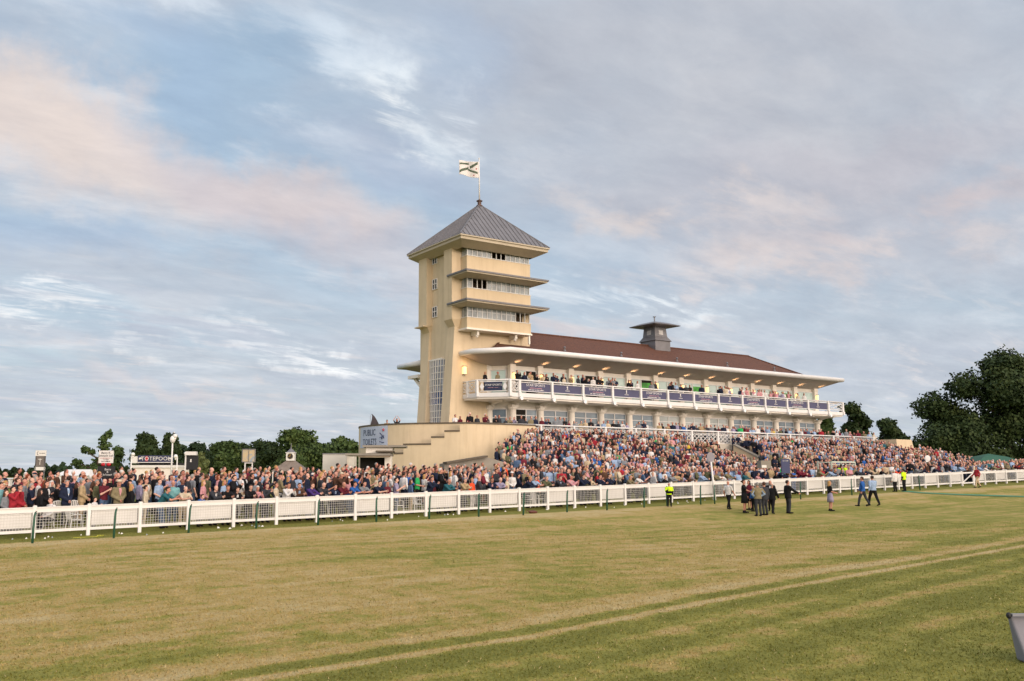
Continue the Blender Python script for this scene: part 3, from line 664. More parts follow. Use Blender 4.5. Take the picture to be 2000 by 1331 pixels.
# flag (hangs from the pole)
fl=MB(); nu,nv=64,44; FWd,FH=2.0,1.6
def fpt(u,v):
    x=-u*FWd*.93*math.sin(YAW); y=u*FWd*.93*math.cos(YAW)*1.; wob=.16*math.sin(u*7.5+v*1.2)*u**.6
    return Vector((cx_-.07+x-wob*.5,cy_+y-wob*.85,31.95-v*FH*(1-.12*u)-.05*math.sin(u*6)-.18*u*0+ .1*u))
def fcol(u,v):
    a=u*FWd; b=v*FH
    if abs(v-(u*.85))<.0: return 1
    if .04<u<.98 and abs(b-(.08+ u*1.2))<.14 and not .46<u<.52: return 1   # long diagonal ribbon
    if .5<u<.98 and abs(b-(.25+(u-.5)*.3))<.1: return 1
    if .04<u<.55 and abs(b-(1.16-u*.55))<.11: return 1
    for (p,q) in ((.33,.36),(.12,.45),(.25,.86),(.4,.62)):
        if (u-p)**2*1.4+(v-q)**2<.0018: return 2
    return 0
vs=[fpt(i/nu,j/nv) for j in range(nv+1) for i in range(nu+1)]; fs=[];ms=[]
for j in range(nv):
    for i in range(nu): fs.append((j*(nu+1)+i,j*(nu+1)+i+1,(j+1)*(nu+1)+i+1,(j+1)*(nu+1)+i)); ms.append(fcol((i+.5)/nu,(j+.5)/nv))
fl.v=[tuple(v) for v in vs]; fl.f=fs; fl.m=ms
fo=fl.build('flag',[mat('flag_white','d8d3d0',.8,.05),mat('flag_green','4f5c4c',.8,.2,6),mat('flag_red','a02f42',.8)],None,True); sdm=fo.modifiers.new('s','SOLIDIFY'); sdm.thickness=.01
tag(fo,'white flag with green ribbons and red dots flying from the tower pole','flag')
# stair window: bowed grid of panes on the left face
sw=MB(); pn=MB(); NC,NR=9,10; y0,y1=68.45,71.0; zb,zt=7.0,12.75
def bow(u): return 42.58-.3*math.sin(math.pi*u)
def wy(u,z): k=(z-zb)/(zt-zb); return (68.0-.35*k)+u*((70.75)-(68.0-.35*k))
for r in range(NR+1):
    z=zb+(zt-zb)*r/NR
    for c in range(NC): a,b=c/NC,(c+1)/NC; sw.bar((bow(a),wy(a,z),z),(bow(b),wy(b,z),z),.04,.05)
for c in range(NC+1): u=c/NC; sw.bar((bow(u),wy(u,zb),zb),(bow(u),wy(u,zt),zt),.05,.05)
sw.bar((42.55,68.2,zt+.1),(42.55,71.2,zt+.1),.3,.1)
for r in range(NR):
    za,zc=zb+(zt-zb)*r/NR,zb+(zt-zb)*(r+1)/NR
    for c in range(NC):
        a,b=c/NC,(c+1)/NC; q=[(bow(a)+.03,wy(a,za),za),(bow(a)+.03,wy(a,zc),zc),(bow(b)+.03,wy(b,zc),zc),(bow(b)+.03,wy(b,za),za)]
        pn.add(q,[(0,1,2,3)],0 if r>4 or r<3 else (1 if r>=3 else 0))
s_=obj(sw,'stair_window',WHITE2,tower); p_=obj(pn,'pane',[glass('stair_glass','7b7f86',.05,.3,2.),glass('blue_glass','2b3f6b',.05)],tower); p_.parent=s_; p_.matrix_parent_inverse=Matrix.Identity(4)
# ------------------------------------------------------------------ grandstand building
gs=empty('grandstand_building',(68,69,5),0,'long cream grandstand with red tiled roof, glazed storeys and projecting white eaves','building')
XC=[onY(px,724,64.4)[0] for px in (1057.6,1117,1173,1227.5,1278,1330,1377,1423,1468,1510,1552,1593)]
b_=(XC[-1]-XC[0])/(len(XC)-1); XC=[XC[0]+b_*k for k in range(len(XC))]; XCL=XC[0]-b_*.86   # first column at the chamfer corner
XW=XC[-1]+.35
FLR=9.46; DECK=5.4
wallp=[(46.2,67.0),(46.2,66.6),(XCL-.1,64.9),(XW,64.9),(XW,75.5),(46.2,75.5)]
m=MB(); m.prism(wallp,DECK-.2,12.6); obj(m,'wall',WHITE2,gs)
# dark glazing zone pieces
def bay_frame(p0,p1,z0,z1,ncol,rows,par,recess=.0,kind=0,openk=None,nrm=None):
    """white window between plan points, z0..z1; returns (frame,pane) meshes facing -Y or the chamfer"""
    a=Vector((*p0,0)); b=Vector((*p1,0)); d=(b-a); L=d.length; d.normalize(); n=Vector((d.y,-d.x,0))
    fr=MB(); gl=MB()
    def bx(mb,u0,u1,w0,w1,q0,q1,mm=0):
        pts=[a+d*u0+n*w0,a+d*u1+n*w0,a+d*u1+n*w1,a+d*u0+n*w1]; pts=[(p.x,p.y) for p in pts]; mb.prism(pts[::-1],q0,q1,mm)
    bx(fr,0,L,0,.1,z1-.09,z1); bx(fr,0,L,0,.1,z0,z0+.09)
    for k in range(ncol+1): u=L*k/ncol; bx(fr,max(0,u-.05),min(L,u+.05),0,.09,z0+.09,z1-.09)
    for k in range(ncol):
        u0=L*k/ncol+.05;u1=L*(k+1)/ncol-.05
        for r in range(1,rows): z=z0+(z1-z0)*r/rows; bx(fr,u0,u1,.01,.07,z-.03,z+.03)
        bx(gl,u0,u1,.02,.035,z0+.09,z1-.09,0 if openk is None or k!=openk else 1)
    o=obj(fr,'window',WHITE,gs); p=obj(gl,'pane',[kind if kind else GLASS,DARKIN],gs); p.parent=o; p.matrix_parent_inverse=Matrix.Identity(4); return o
LIT=glass('upper_glass','b9cfc9',.08,.12,.3); LOW=glass('lower_glass','6d7d89',.06,.25,.6); LOWB=glass('lower_glass_blinds','a9b0ae',.1,.1,.6)
GREENG=mat('green_glow','3f8f38',.6,.5,2.,emit=.12)
cols=[XCL]+XC
for k in range(len(cols)-1):
    x0,x1=cols[k]+.33,cols[k+1]-.33
    up={0:1,2:1,4:1}.get(k); 
    bay_frame((x0,64.82),(x1,64.82),FLR+.02,11.85,2,1,gs,kind=LIT,openk=up)
    bay_frame((x0,64.82),(x1,64.82),DECK+.55,8.35,2,4,gs,kind=LOWB if k in (5,6,7) else LOW,openk=0 if k==0 else None)
    if k in (4,6,10):
        g=MB(); g.box((x0+x1)/2+.1,x1-.2,64.76,64.775,10.9,11.5); obj(g,'green_window_patch',GREENG,gs)  # faintly emissive green sheet set just in front of the upper pane
for (q0,q1) in ((FLR+.02,11.85),(DECK+.55,8.35)):
    bay_frame((46.45,66.28),(XCL-.35,65.05),q0,q1,1,1 if q0>8 else 3,gs,kind=LIT if q0>8 else LOW)
# columns
CREAM=mat('cream_column','ece4d8',.7,.06,1.)
PLp=[(x,64.5) for x in cols]+[(46.3,66.25)]
for k,(x,y) in enumerate(PLp):
    m=MB(); m.box(x-.3,x+.3,y,y+.42,FLR,12.3); m.box(x-.34,x+.34,y-.04,y+.42,FLR,FLR+.25); m.box(x-.34,x+.34,y-.03,y+.42,11.95,12.1); obj(m,'pilaster',CREAM,gs)
    m=MB(); m.lathe((x,y+.1,DECK),[(.42,0),(.42,.25),(.33,.32),(.31,1.2),(.28,2.75),(.3,2.8),(.42,2.92),(.42,3.05)],14); m.box(x-.36,x+.36,y-.3,y+.4,DECK+3.05,DECK+3.25); col=obj(m,'column',CREAM,gs,False)
    m=MB(); m.box(x-.12,x+.12,y-2.1,y+.2,DECK+3.42,9.1); m.bar((x,y-.2,DECK+3.25),(x+.0,y-1.6,9.05),.12,.2); obj(m,'bracket',WHITE2,gs)
# balcony slab
bal=[(43.4,66.95),(43.4,64.1),(45.45,62.0),(91.9,62.0),(91.9,64.5),(XW+.3,66),(XW,66),(XW,64.9),(46.2,64.9),(46.2,66.95)]
bal=[(43.4,66.95),(43.4,64.1),(45.45,62.0),(91.9,62.0),(91.9,66.0),(XW+.02,66.0),(XW+.02,64.88),(XCL-.1,64.88),(46.18,66.6),(46.18,66.95)]
m=MB(); m.prism(bal,9.1,FLR); obj(m,'balcony_slab',WHITE,gs)
inner=[(43.5,66.95),(43.5,64.2),(45.5,62.12),(91.8,62.12),(91.8,65.9),(XW+.02,65.9),(XW+.02,64.88),(XCL-.1,64.88),(46.18,66.6),(46.18,66.95)]
m=MB(); m.prism(inner,8.95,9.1); obj(m,'balcony_soffit',WHITE2,gs)
# rail posts
XP=[onY(px,770,62.0)[0] for px in (1079,1139.6,1197,1252,1304.7,1355,1403,1449,1493,1536.6,1577.6,1617)]
bp=(XP[-1]-XP[0])/(len(XP)-1); XP=[XP[0]-bp]+[XP[0]+bp*k for k in range(len(XP))]
m=MB(); rz=10.56
m.tube([(43.45,66.9,rz),(43.45,64.12,rz),(45.47,62.06,rz),(91.85,62.06,rz),(91.85,65.9,rz)],.07,8); obj(m,'handrail',WHITE,gs,True)
posts=[(x,62.06) for x in XP]+[(45.47,62.06),(43.45,64.12),(43.45,65.6),(91.85,62.06)]
for x,y in posts: m=MB(); m.box(x-.11,x+.11,y-.1,y+.1,FLR,rz+.02); m.box(x-.14,x+.14,y-.16,y-.1,9.15,FLR+.05); obj(m,'rail_post',WHITE,gs)
def lattice(m,a,b,z0,z1,n=1,t=.05):
    a=Vector((*a,0));b=Vector((*b,0)); 
    def P(u,z): q=a.lerp(b,u); return Vector((q.x,q.y,z))
    m.bar(P(0,z0),P(1,z0),t,t); m.bar(P(0,z1),P(1,z1),t,t)
    for k in range(n+1): m.bar(P(k/n,z0),P(k/n,z1),t,t)
    for k in range(n):
        u0,u1=k/n,(k+1)/n; um=(u0+u1)/2; zm=(z0+z1)/2
        m.bar(P(u0,z0),P(u1,z1),t*.8,t); m.bar(P(u0,z1),P(u1,z0),t*.8,t)
        for q in ((P(um,z0),P(u1,zm)),(P(u1,zm),P(um,z1)),(P(um,z1),P(u0,zm)),(P(u0,zm),P(um,z0))): m.bar(*q,t*.8,t*.9)
m=MB(); z0,z1=9.66,10.36
for qa,qb in (((45.62,62.06),(XP[0]-.13,62.06)),((43.45,64.3),(43.45,65.5)),((43.45,65.75),(43.45,66.85)),((XP[-1]+.14,62.06),(91.7,62.06))): m=MB(); lattice(m,qa,qb,z0,z1); obj(m,'lattice_panel',WHITE,gs)
for k in range(len(XP)-1):
    m=MB(); a,b=XP[k]+.12,XP[k+1]-.12
    for z in (z0-.03,z1+.03): m.box(a,b,62.03,62.08,z-.025,z+.025)
    m.box(a,b,62.0,62.02,z0-.06,z0-.04); obj(m,'rail_frame',WHITE,gs)
# banners hanging on the rail
NAVY=mat('banner_purple_navy','4a4a66',.7,.1,1.); NAVY2=mat('banner_navy','232c48',.7,.1,1.); LET=mat('lettering_white','d9d6d2',.6,.02); LETR=mat('lettering_pink','b58a94',.6,.02)
ordn=['first','second','third','fourth','fifth','sixth','seventh','eighth','ninth','tenth','eleventh','twelfth']
for k in range(len(XP)-1):
    a,b=XP[k]+.16,XP[k+1]-.16; xm=(a+b)/2
    m=MB(); m.box(a,b,62.085,62.10,z0,z1); 
    o=m.build('banner',NAVY,None); o.location=(0,0,0)
    if k%2==0:
        text('STAR*SPORTS',.3,LET,o,facing(xm,62.08,10.18,0,-1),sx=1.1); strokes(o,xm,9.95,1.3,.1,LETR,-62.08,k); strokes(o,xm,9.79,1.75,.1,LET,-62.08,k+9)
        lab='purple navy banner with white sponsor lettering, %s banner along the long balcony rail'%ordn[k]
    else:
        mm=MB(); mm.ell((xm,62.078,10.22),(.07,.01,.09),8,6); mm.box(xm-.03,xm+.03,62.07,62.083,9.98,10.2); mm.bar((xm-.1,62.075,10.0),(xm+.1,62.075,10.06),.01,.04); mm.box(xm-.25,xm+.25,62.07,62.083,9.86,9.9); q=mm.build('emblem',LET,o)
        lab='purple navy banner with a small white emblem, %s banner along the long balcony rail'%ordn[k]
    tag(o,lab,'banner','banners on the balcony rail')
P1=Vector((43.62,63.95,0)); P2=Vector((45.3,62.23,0)); dd_=(P2-P1).normalized(); nn_=Vector((dd_.y,-dd_.x,0)); LL=(P2-P1).length
m=MB()
q=[P1+dd_*.42,P2-dd_*.42]; m.prism([((q[0]+nn_*.03).x,(q[0]+nn_*.03).y),((q[1]+nn_*.03).x,(q[1]+nn_*.03).y),((q[1]).x,(q[1]).y),((q[0]).x,(q[0]).y)],z0-.02,z1+.03)
o=m.build('banner',NAVY2,None); c_=(P1+P2)/2+nn_*.04
text('STAR*SPORTS',.24,LET,o,facing(c_.x,c_.y,10.12,nn_.x,nn_.y)); strokes(o,0,0,1.0,.06,LETR,0,3,M=facing(c_.x,c_.y,9.9,nn_.x,nn_.y)@Matrix(((1,0,0,0),(0,0,1,0),(0,-1,0,.01),(0,0,0,1))))
tag(o,'dark navy banner with white sponsor lettering on the angled corner of the balcony','banner','banners on the balcony rail')
m=MB()
for s in (0,1):
    c=P1+dd_*.2 if s==0 else P2-dd_*.2
    for sg in ((0,-.36),(.2,0),(0,.36),(-.2,0)): pass
    pts=[c+dd_*u+nn_*.0+Vector((0,0,10.0+v)) for u,v in ((0,-.36),(.2,0),(0,.36),(-.2,0))]; m.add([p+nn_*.03 for p in pts]+[p for p in pts],[(0,1,2,3),(7,6,5,4),(0,4,5,1),(1,5,6,2),(2,6,7,3),(3,7,4,0)])
m.bar(P1+Vector((0,0,z0-.05)),P2+Vector((0,0,z0-.05)),.05,.06); m.bar(P1+Vector((0,0,z1+.06)),P2+Vector((0,0,z1+.06)),.05,.06); obj(m,'diamond_panel',WHITE,gs)
# floodlights under the balcony edge
for x in XP:
    m=MB(); m.tube([(x,61.72,8.98),(x,61.95,8.98)],[.17,.12],12); m.bar((x,61.9,8.95),(x,62.05,9.15),.04); 
    f_=obj(m,'floodlight',mat('floodlight_white','e6e8ea',.3,.03),gs)
# wall lanterns, lit
LAMP=mat('lit_lantern','ffd08a',.4,.02,emit=LAMPE)
lamps=[(x,64.36) for x in cols]
for x,y in lamps:
    m=MB(); m.box(x-.1,x+.1,y-.06,y+.1,10.95,11.5,0); m.box(x-.12,x+.12,y-.08,y+.12,11.5,11.56,1); m.box(x-.12,x+.12,y-.08,y+.12,10.9,10.95,1); obj(m,'wall_lantern',[LAMP,METAL],gs)
    l=bpy.data.lights.new('lantern_glow','SPOT'); l.energy=LAMPW*6; l.color=(1,.58,.28); l.shadow_soft_size=.08; l.spot_size=.75; l.spot_blend=1.; lo=bpy.data.objects.new('lantern_glow',l); COL.objects.link(lo); lo.location=(x,y-.1,11.58); lo.rotation_euler=Vector((0,.5,-1)).to_track_quat('Z','Y').to_euler()
m=MB(); P0=onY(906.5,724,66.2); m.box(P0[0]-.14,P0[0]+.14,66.02,66.28,P0[2]-.33,P0[2]+.33,0); m.box(P0[0]-.18,P0[0]+.18,65.98,66.28,P0[2]+.33,P0[2]+.4,1); m.box(P0[0]-.16,P0[0]+.16,66.0,66.28,P0[2]-.38,P0[2]-.33,1); obj(m,'wall_lantern',[LAMP,METAL],tower)
l=bpy.data.lights.new('lantern_glow','POINT'); l.energy=LAMPW*.5; l.color=(1,.62,.3); l.shadow_soft_size=.1; lo=bpy.data.objects.new('lantern_glow',l); COL.objects.link(lo); lo.location=(P0[0],65.8,P0[2]+.55)
# eaves
eo=[(43.2,66.95),(43.2,64.4),(45.3,61.75),(91.95,61.95),(91.95,78),(43.4,78),(43.4,73.1)]
ei=[(44.5,66.95),(46.0,66.95),(XCL-.1,64.88),(XW,64.88),(XW,75.5),(46.2,75.5),(46.2,73.1)]
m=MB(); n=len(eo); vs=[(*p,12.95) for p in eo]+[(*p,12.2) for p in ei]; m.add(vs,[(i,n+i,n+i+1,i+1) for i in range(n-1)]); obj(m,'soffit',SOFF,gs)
m=MB(); m.add([(*p,13.28) for p in eo[:4]]+[(91.95,78,13.28),(43.4,78,13.28),(43.4,73.1,13.28),(52,73.1,13.28),(52,66.95,13.28)],[(0,1,2,3,4,5,6,7,8)]); obj(m,'eaves_top',LEAD,gs)
m=MB(); ee=[(p[0],p[1],13.1) for p in eo]; m.tube(ee[:5],.24,12); m.tube(ee[4:],.24,12); m.ell(ee[0],(.2,.2,.2),10,8); obj(m,'gutter',WHITE,gs,True)
# tiled roof
yf_,yb_,zf_,zr_,yr_=64.6,75.4,13.42,16.3,70.0; xl,xr=45.6,90.4; hl=xl+5.4; hr=xr-4.4
m=MB(); m.add([(xl,yf_,zf_),(xr,yf_,zf_),(xr,yb_,zf_),(xl,yb_,zf_),(hl,yr_,zr_),(hr,yr_,zr_)],[(0,1,5,4),(1,2,5),(2,3,4,5),(3,0,4)]); 
m.bar((hl,yr_,zr_+.03),(hr,yr_,zr_+.03),.25,.14); m.bar((hr,yr_,zr_+.03),(xr,yf_,zf_+.06),.2,.1); m.bar((hl,yr_,zr_+.03),(xl,yf_,zf_+.06),.2,.1)
rt=obj(m,'roof',TILE,gs)
for px in (1090,1194,1296,1388,1474):
    P0=onY(px,0,66.0); x=P0[0]; z=zf_+(66-yf_)*(zr_-zf_)/(yr_-yf_); m=MB(); m.lathe((x,66,z-.05),[(.16,0),(.12,.12),(.06,.2),(.06,.32),(.14,.36),(.1,.46),(.0,.5)],10); obj(m,'roof_vent',LEAD,gs)
# cupola
cq=Vector((70.9,70.0,0)); m=MB()
def sq(r,z): return [(cq.x-r,cq.y-r,z),(cq.x+r,cq.y-r,z),(cq.x+r,cq.y+r,z),(cq.x-r,cq.y+r,z)]
prof=[(1.12,15.2),(1.12,16.75),(1.25,16.8),(.92,17.3),(.82,18.35),(1.9,18.42),(1.95,18.5),(1.0,18.85),(.2,19.0),(.1,19.0)]
vs=[];fs=[];ms=[]
for r,z in prof: vs+=sq(r,z)
for i in range(len(prof)-1):
    for k in range(4): fs.append((i*4+k,i*4+(k+1)%4,(i+1)*4+(k+1)%4,(i+1)*4+k))
m.add(vs,fs); m.tube([(cq.x,cq.y,18.9),(cq.x,cq.y,19.6)],.06,8); m.lathe((cq.x,cq.y,19.55),[(.18,0),(.18,.05)],10); m.tube([(cq.x+.9,cq.y,18.7),(cq.x+.9,cq.y,19.1)],.04); cu_=obj(m,'cupola',LEAD,gs)
m=MB()
for s in range(8): z=17.5+s*.085; m.box(cq.x-.3,cq.x+.3,cq.y-.92+s*.012,cq.y-.8,z,z+.05); m.box(cq.x-.92+s*.012,cq.x-.8,cq.y-.3,cq.y+.3,z,z+.05)
lv=obj(m,'louvre',WHITE,gs); lv.parent=cu_; lv.matrix_parent_inverse=Matrix.Identity(4)
# rear wing seen left of the tower
m=MB(); P0=onX(813,742,43.0); m.box(42.9,44.2,73.3,75.2,11.6,11.9); m.bar((43.4,74.6,11.6),(43.6,73.0,10.2),.3,.25); m.box(44.2,46,72.5,74,6,12.6); obj(m,'rear_bay',WHITE2,gs)
# ------------------------------------------------------------------ terrace, curved wall and stepped stair wall
def smooth_path(pts,n=8):
    out=[];P=[Vector(p) for p in pts]
    for i in range(len(P)-1):
        p0=P[max(i-1,0)];p1=P[i];p2=P[i+1];p3=P[min(i+2,len(P)-1)]
        for k in range(n):
            t=k/n; out.append(.5*((2*p1)+(p2-p0)*t+(2*p0-5*p1+4*p2-p3)*t*t+(3*p1-p0-3*p2+p3)*t**3))
    out.append(P[-1]); return out
inn=smooth_path([(46,59.9),(42.0,59.9),(39.9,60.5),(38.2,62.1),(36.3,64.2),(35.3,67),(35.5,70.5),(37,73.5)])
out_=smooth_path([(46,59.3),(41.6,59.3),(39.4,59.55),(37.6,60.9),(36.0,62.6),(34.9,64.6),(34.35,67),(34.6,70.5),(36,74.2)])
def path_hit(px,path):
    d=ray(px,850); best=None
    for i in range(len(path)-1):
        a,b=path[i],path[i+1]; e=b-a; den=d[0]*e.y-d[1]*e.x
        if abs(den)<1e-9: continue
        t=(a.x*e.y-a.y*e.x)/den; u=(a.x*d[1]-a.y*d[0])/den
        if -1e-6<=u<=1+1e-6 and t>0:
            if best is None or t<best[0]: best=(t,i+u)
    return best
def wall_strip(path,i0,i1,zb,zt,th,zcap=.12,name='wall',par=None,mats=None):
    pts=[]
    def at(s): i=min(int(s),len(path)-2); return path[i].lerp(path[i+1],s-i)
    ss=[i0]+[k for k in range(int(i0)+1,int(math.ceil(i1)))]+[i1]; P=[at(s) for s in ss]
    m=MB(); c=MB()
    for k in range(len(P)-1):
        a,b=P[k],P[k+1]; n=Vector((b.y-a.y,-(b.x-a.x))).normalized()*-1
        if n.dot(Vector((42,66))-a)<0: n=-n
        m.prism([tuple(a),tuple(b),tuple(b+n*th),tuple(a+n*th)],zb,zt); o2=n*-.05
        c.prism([tuple(a+o2),tuple(b+o2),tuple(b+n*(th+.05)),tuple(a+n*(th+.05))],zt+.002,zt+zcap)
    return m,c
terr=empty('stand_terrace',(68,55,1.5),0,'beige walled raised terrace with curved end wall and stepped standing tiers','terrace')
m,c=wall_strip(inn,0,len(inn)-1,1.0,6.55,.3); obj(m,'curved_wall',RENDER,terr); obj(c,'coping',COPING,terr)
stepsx=[(978,898,826),(898,868,841),(868,842,853),(842,788,867),(788,765,885),(765,704,889)]
mw,cw=MB(),MB()
for a,b,py in stepsx:
    ha=path_hit(a,out_); hb=path_hit(b,out_)
    if not ha or not hb: print('nohit',a,b,ha,hb); continue
    i0,i1=sorted((ha[1],hb[1])); 
    if a==978: i0=0
    im=(i0+i1)/2; q=out_[int(hb[1])]; 
    d=ray((a+b)/2,py); t=path_hit((a+b)/2,out_)[0]; zt=HC+d[2]*t
    m,c=wall_strip(out_,i0,i1,.8,zt-.1,.35); mw.add(m.v,m.f); cw.add(c.v,c.f)
obj(mw,'stair_wall',RENDER,terr); obj(cw,'stair_coping',COPING,terr)
# deck
m=MB(); m.prism([(43.2,59.6),(97,59.6),(97,64.9),(50.9,66.95),(42.8,66.95),(42.8,72),(36.2,72),(36.0,67),(37,64.5),(39,62.2),(40.5,60.6)],4.9,DECK); obj(m,'deck',mat('pale_deck','b5aea2',.9,.1,1.),terr)
m=MB(); m.box(43.4,97,59.62,59.8,1,4.895); obj(m,'front_upstand',CONC,terr)
m=MB(); m.box(50.9,XW,64.95,66.9,4.9,5.2); obj(m,'plinth',CONC,terr)
NS=13; SY0,SY1=47.4,59.6
def stepz(j): return 1.2+(4.62-1.2)*(j+1)/NS
def stand_z(y,x):
    if y<SY0: return None
    j=int((y-SY0)/((SY1-SY0)/NS)); return stepz(min(j,NS-1))
def stand_x0(y): return 36.2+(y-52)*1.1 if y>52 else 36.2
m=MB(); dy=(SY1-SY0)/NS
for j in range(NS): y=SY0+dy*j; m.box(max(36.2,stand_x0(y)-.1),99.5-(NS-1-j)*-.0,y,y+dy,.6,stepz(j))
obj(m,'standing_steps',CONC,terr)
m=MB(); m.prism([(94.5,57.6),(97.4,57.6),(97.4,64),(94.5,64)],1,6.35); m.prism([(97.4,57.6),(98.3,57.6),(98.3,60),(97.4,60)],[1,1,1,1],[6.35,4.2,4.2,6.35]); obj(m,'end_wall',RENDER,terr)
# low grey ramp wall
a=onY(868,906,49.3);b=onY(948,893,49.3);c=onY(992,905,49.3)
m=MB(); m.prism([(a[0],49.3),(b[0],49.3),(b[0],49.9),(a[0],49.9)],.8,[a[2],b[2],b[2],a[2]]); m.prism([(b[0],49.3),(c[0],49.3),(c[0],49.9),(b[0],49.9)],.8,[b[2],c[2],c[2],b[2]]); obj(m,'ramp_wall',CONC,terr)
m=MB(); m.bar((a[0],49.25,a[2]+.04),(b[0],49.25,b[2]+.04),.5,.12); obj(m,'ramp_coping',COPING,terr)
# sloping dividing walls in the stand
VX=onY(1435,868,58.8)[0]
for (p0,p1,yy0,yy1) in (((1432,868),(1488,896),58.8,None),((1524,902),(1540,915),51.5,None)):
    A=onY(*p0,yy0); x=A[0]; B=onX(*p1,x); m=MB(); th=.35
    m.add([(x,A[1],1),(x+th,A[1],1),(x+th,B[1],1),(x,B[1],1),(x,A[1],A[2]-.1),(x+th,A[1],A[2]-.1),(x+th,B[1],B[2]-.1),(x,B[1],B[2]-.1)],[(0,1,5,4),(2,3,7,6),(3,0,4,7),(1,2,6,5)]); obj(m,'dividing_wall',RENDER,terr)
    m=MB(); m.bar((x+th/2,A[1],A[2]-.05),(x+th/2,B[1],B[2]-.05),.5,.12); obj(m,'dividing_coping',CONC,terr); DIVX=x if yy0>58 else DIVX; DIVY=B[1] if yy0>58 else DIVY
# terrace rail
rail=empty('terrace_rail',(68,59.8,5.4),0,'white lattice railing along the front edge of the raised terrace','railing')
rz2=6.6; xs=[43.4+3.6*k for k in range(15)]
m=MB(); m.tube([(43.3,59.85,rz2),(94.5,59.85,rz2)],.07,8); m.tube([(43.3,59.85,rz2-.2),(94.5,59.85,rz2-.2)],.03,6); obj(m,'handrail',WHITE,rail,True)
for x in xs:
    m=MB(); m.box(x-.09,x+.09,59.78,59.94,4.9,rz2+.03); obj(m,'rail_post',WHITE,rail)
for x in xs[:-1]: m=MB(); lattice(m,(x+.12,59.86),(x+3.48,59.86),5.5,6.3,3,.045); obj(m,'lattice_panel',WHITE,rail)
# crush barriers among the steps
k=0
for (xa,xb,y,z,lab) in ((onY(1176,891,52.5)[0],onY(1318,893,52.5)[0],52.5,onY(1176,891,52.5)[2],'long white crush barrier in the middle of the packed standing steps'),(onY(1418,940,46)[0],onY(1462,940,46)[0],46,onY(1440,939,46)[2],'short white barrier just behind the fence near the walking group')):
    br=empty('crush_barrier',((xa+xb)/2,y,z-1.1),0,lab,'barrier','white barriers in the crowd'); m=MB(); m.tube([(xa,y,z),(xb,y,z)],.06,8); m.tube([(xa,y,z-.3),(xb,y,z-.3)],.05,8); obj(m,'rail',WHITE,br,True)
    for u in (0,.33,.66,1): x=xa+(xb-xa)*u; m=MB(); m.box(x-.06,x+.06,y+.03,y+.12,z-1.4,z+.02); obj(m,'post',WHITE,br)
# banner PUBLIC TOILETS on the curved wall
def curvesheet(px0,px1,ztop,zbot,off,n=14,mb=None,m=0):
    mb=mb or MB(); h=[path_hit(px0+(px1-px0)*k/n,inn) for k in range(n+1)]
    pts=[]
    for k,hh in enumerate(h):
        d=ray(px0+(px1-px0)*k/n,850); p=Vector((d[0]*hh[0],d[1]*hh[0])); dn=-Vector((d[0],d[1])).normalized()*off; pts.append(p+dn)
    for k in range(n): mb.add([(pts[k].x,pts[k].y,zbot),(pts[k+1].x,pts[k+1].y,zbot),(pts[k+1].x,pts[k+1].y,ztop),(pts[k].x,pts[k].y,ztop)],[(0,1,2,3)],m)
    return mb,pts
mb,pts=curvesheet(704,757,6.5,4.75,.08); bo=mb.build('banner',[mat('banner_pale_blue','b7bfd2',.6,.04,1.)],None); q=bo.modifiers.new('s','SOLIDIFY'); q.thickness=.02
tag(bo,'white banner reading PUBLIC TOILETS with a small crest on the curved wall','banner')
def wrap(s,size,z,px0,px1,mt,name='lettering'):
    o=text(s,size,mt,bo,Matrix.Identity(4),name); me=o.data; xs_=[v.co.x for v in me.vertices]; a,b=min(xs_),max(xs_)
    for v in me.vertices:
        px=px0+(px1-px0)*(v.co.x-a)/(b-a); hh=path_hit(px,inn); d=ray(px,850); p=Vector((d[0]*hh[0],d[1]*hh[0]))-Vector((d[0],d[1])).normalized()*(.12+v.co.z)
        v.co=Vector((p.x,p.y,z+v.co.y))
    return o
DBL=mat('lettering_dark_blue','2b3a5c',.6,.05)
wrap('PUBLIC',.75,5.98,710,733,DBL); wrap('TOILETS',.75,5.2,709,735,DBL)
cr=MB(); hh=path_hit(748,inn); d=ray(748,850); pc=Vector((d[0]*hh[0],d[1]*hh[0]))-Vector((d[0],d[1])).normalized()*.16; rr=Vector((RT[0],RT[1])); 
def cp(u,v): return (pc.x+rr.x*u,pc.y+rr.y*u,5.62+v)
cr.bar(cp(-.28,.3),cp(.32,-.35),.03,.09); cr.bar(cp(-.3,-.12),cp(.3,.18),.03,.05); cr.ell(cp(.02,.55),(.1,.1,.13),8,6,1); cr.bar(cp(-.3,-.42),cp(.0,-.5),.03,.07); cr.bar(cp(.0,-.5),cp(.34,-.4),.03,.07); cr.ell(cp(-.1,-.12),(.07,.07,.12),6,5)
cr.build('crest',[DBL,mat('crest_red','b3545f',.6)],bo)
# ------------------------------------------------------------------ trees
def leaf_mat(name,cols):
    t=NT(name); v=t.coord('Object',(1,1,1)); f=t.noise(v,.45,4,.6); g=t.noise(v,3.5,2,.6)
    c=t.ramp(f,[(.3,lin(cols[0])),(.5,lin(cols[1])),(.72,lin(cols[2]))]); c=t.mix(t.math('MULTIPLY',g,.5),c,lin(cols[1]))
    t.l(c,t.b.inputs['Base Color']); t.b.inputs['Roughness'].default_value=.7; t.b.inputs['Specular IOR Level'].default_value=.25; return t.mat
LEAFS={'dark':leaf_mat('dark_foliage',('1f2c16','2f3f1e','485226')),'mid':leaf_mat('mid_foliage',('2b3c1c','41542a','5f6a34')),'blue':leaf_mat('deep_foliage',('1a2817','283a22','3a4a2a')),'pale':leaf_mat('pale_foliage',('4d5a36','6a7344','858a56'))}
BARK=mat('tree_bark','4b3d31',.9,.25,4,bump=.5)
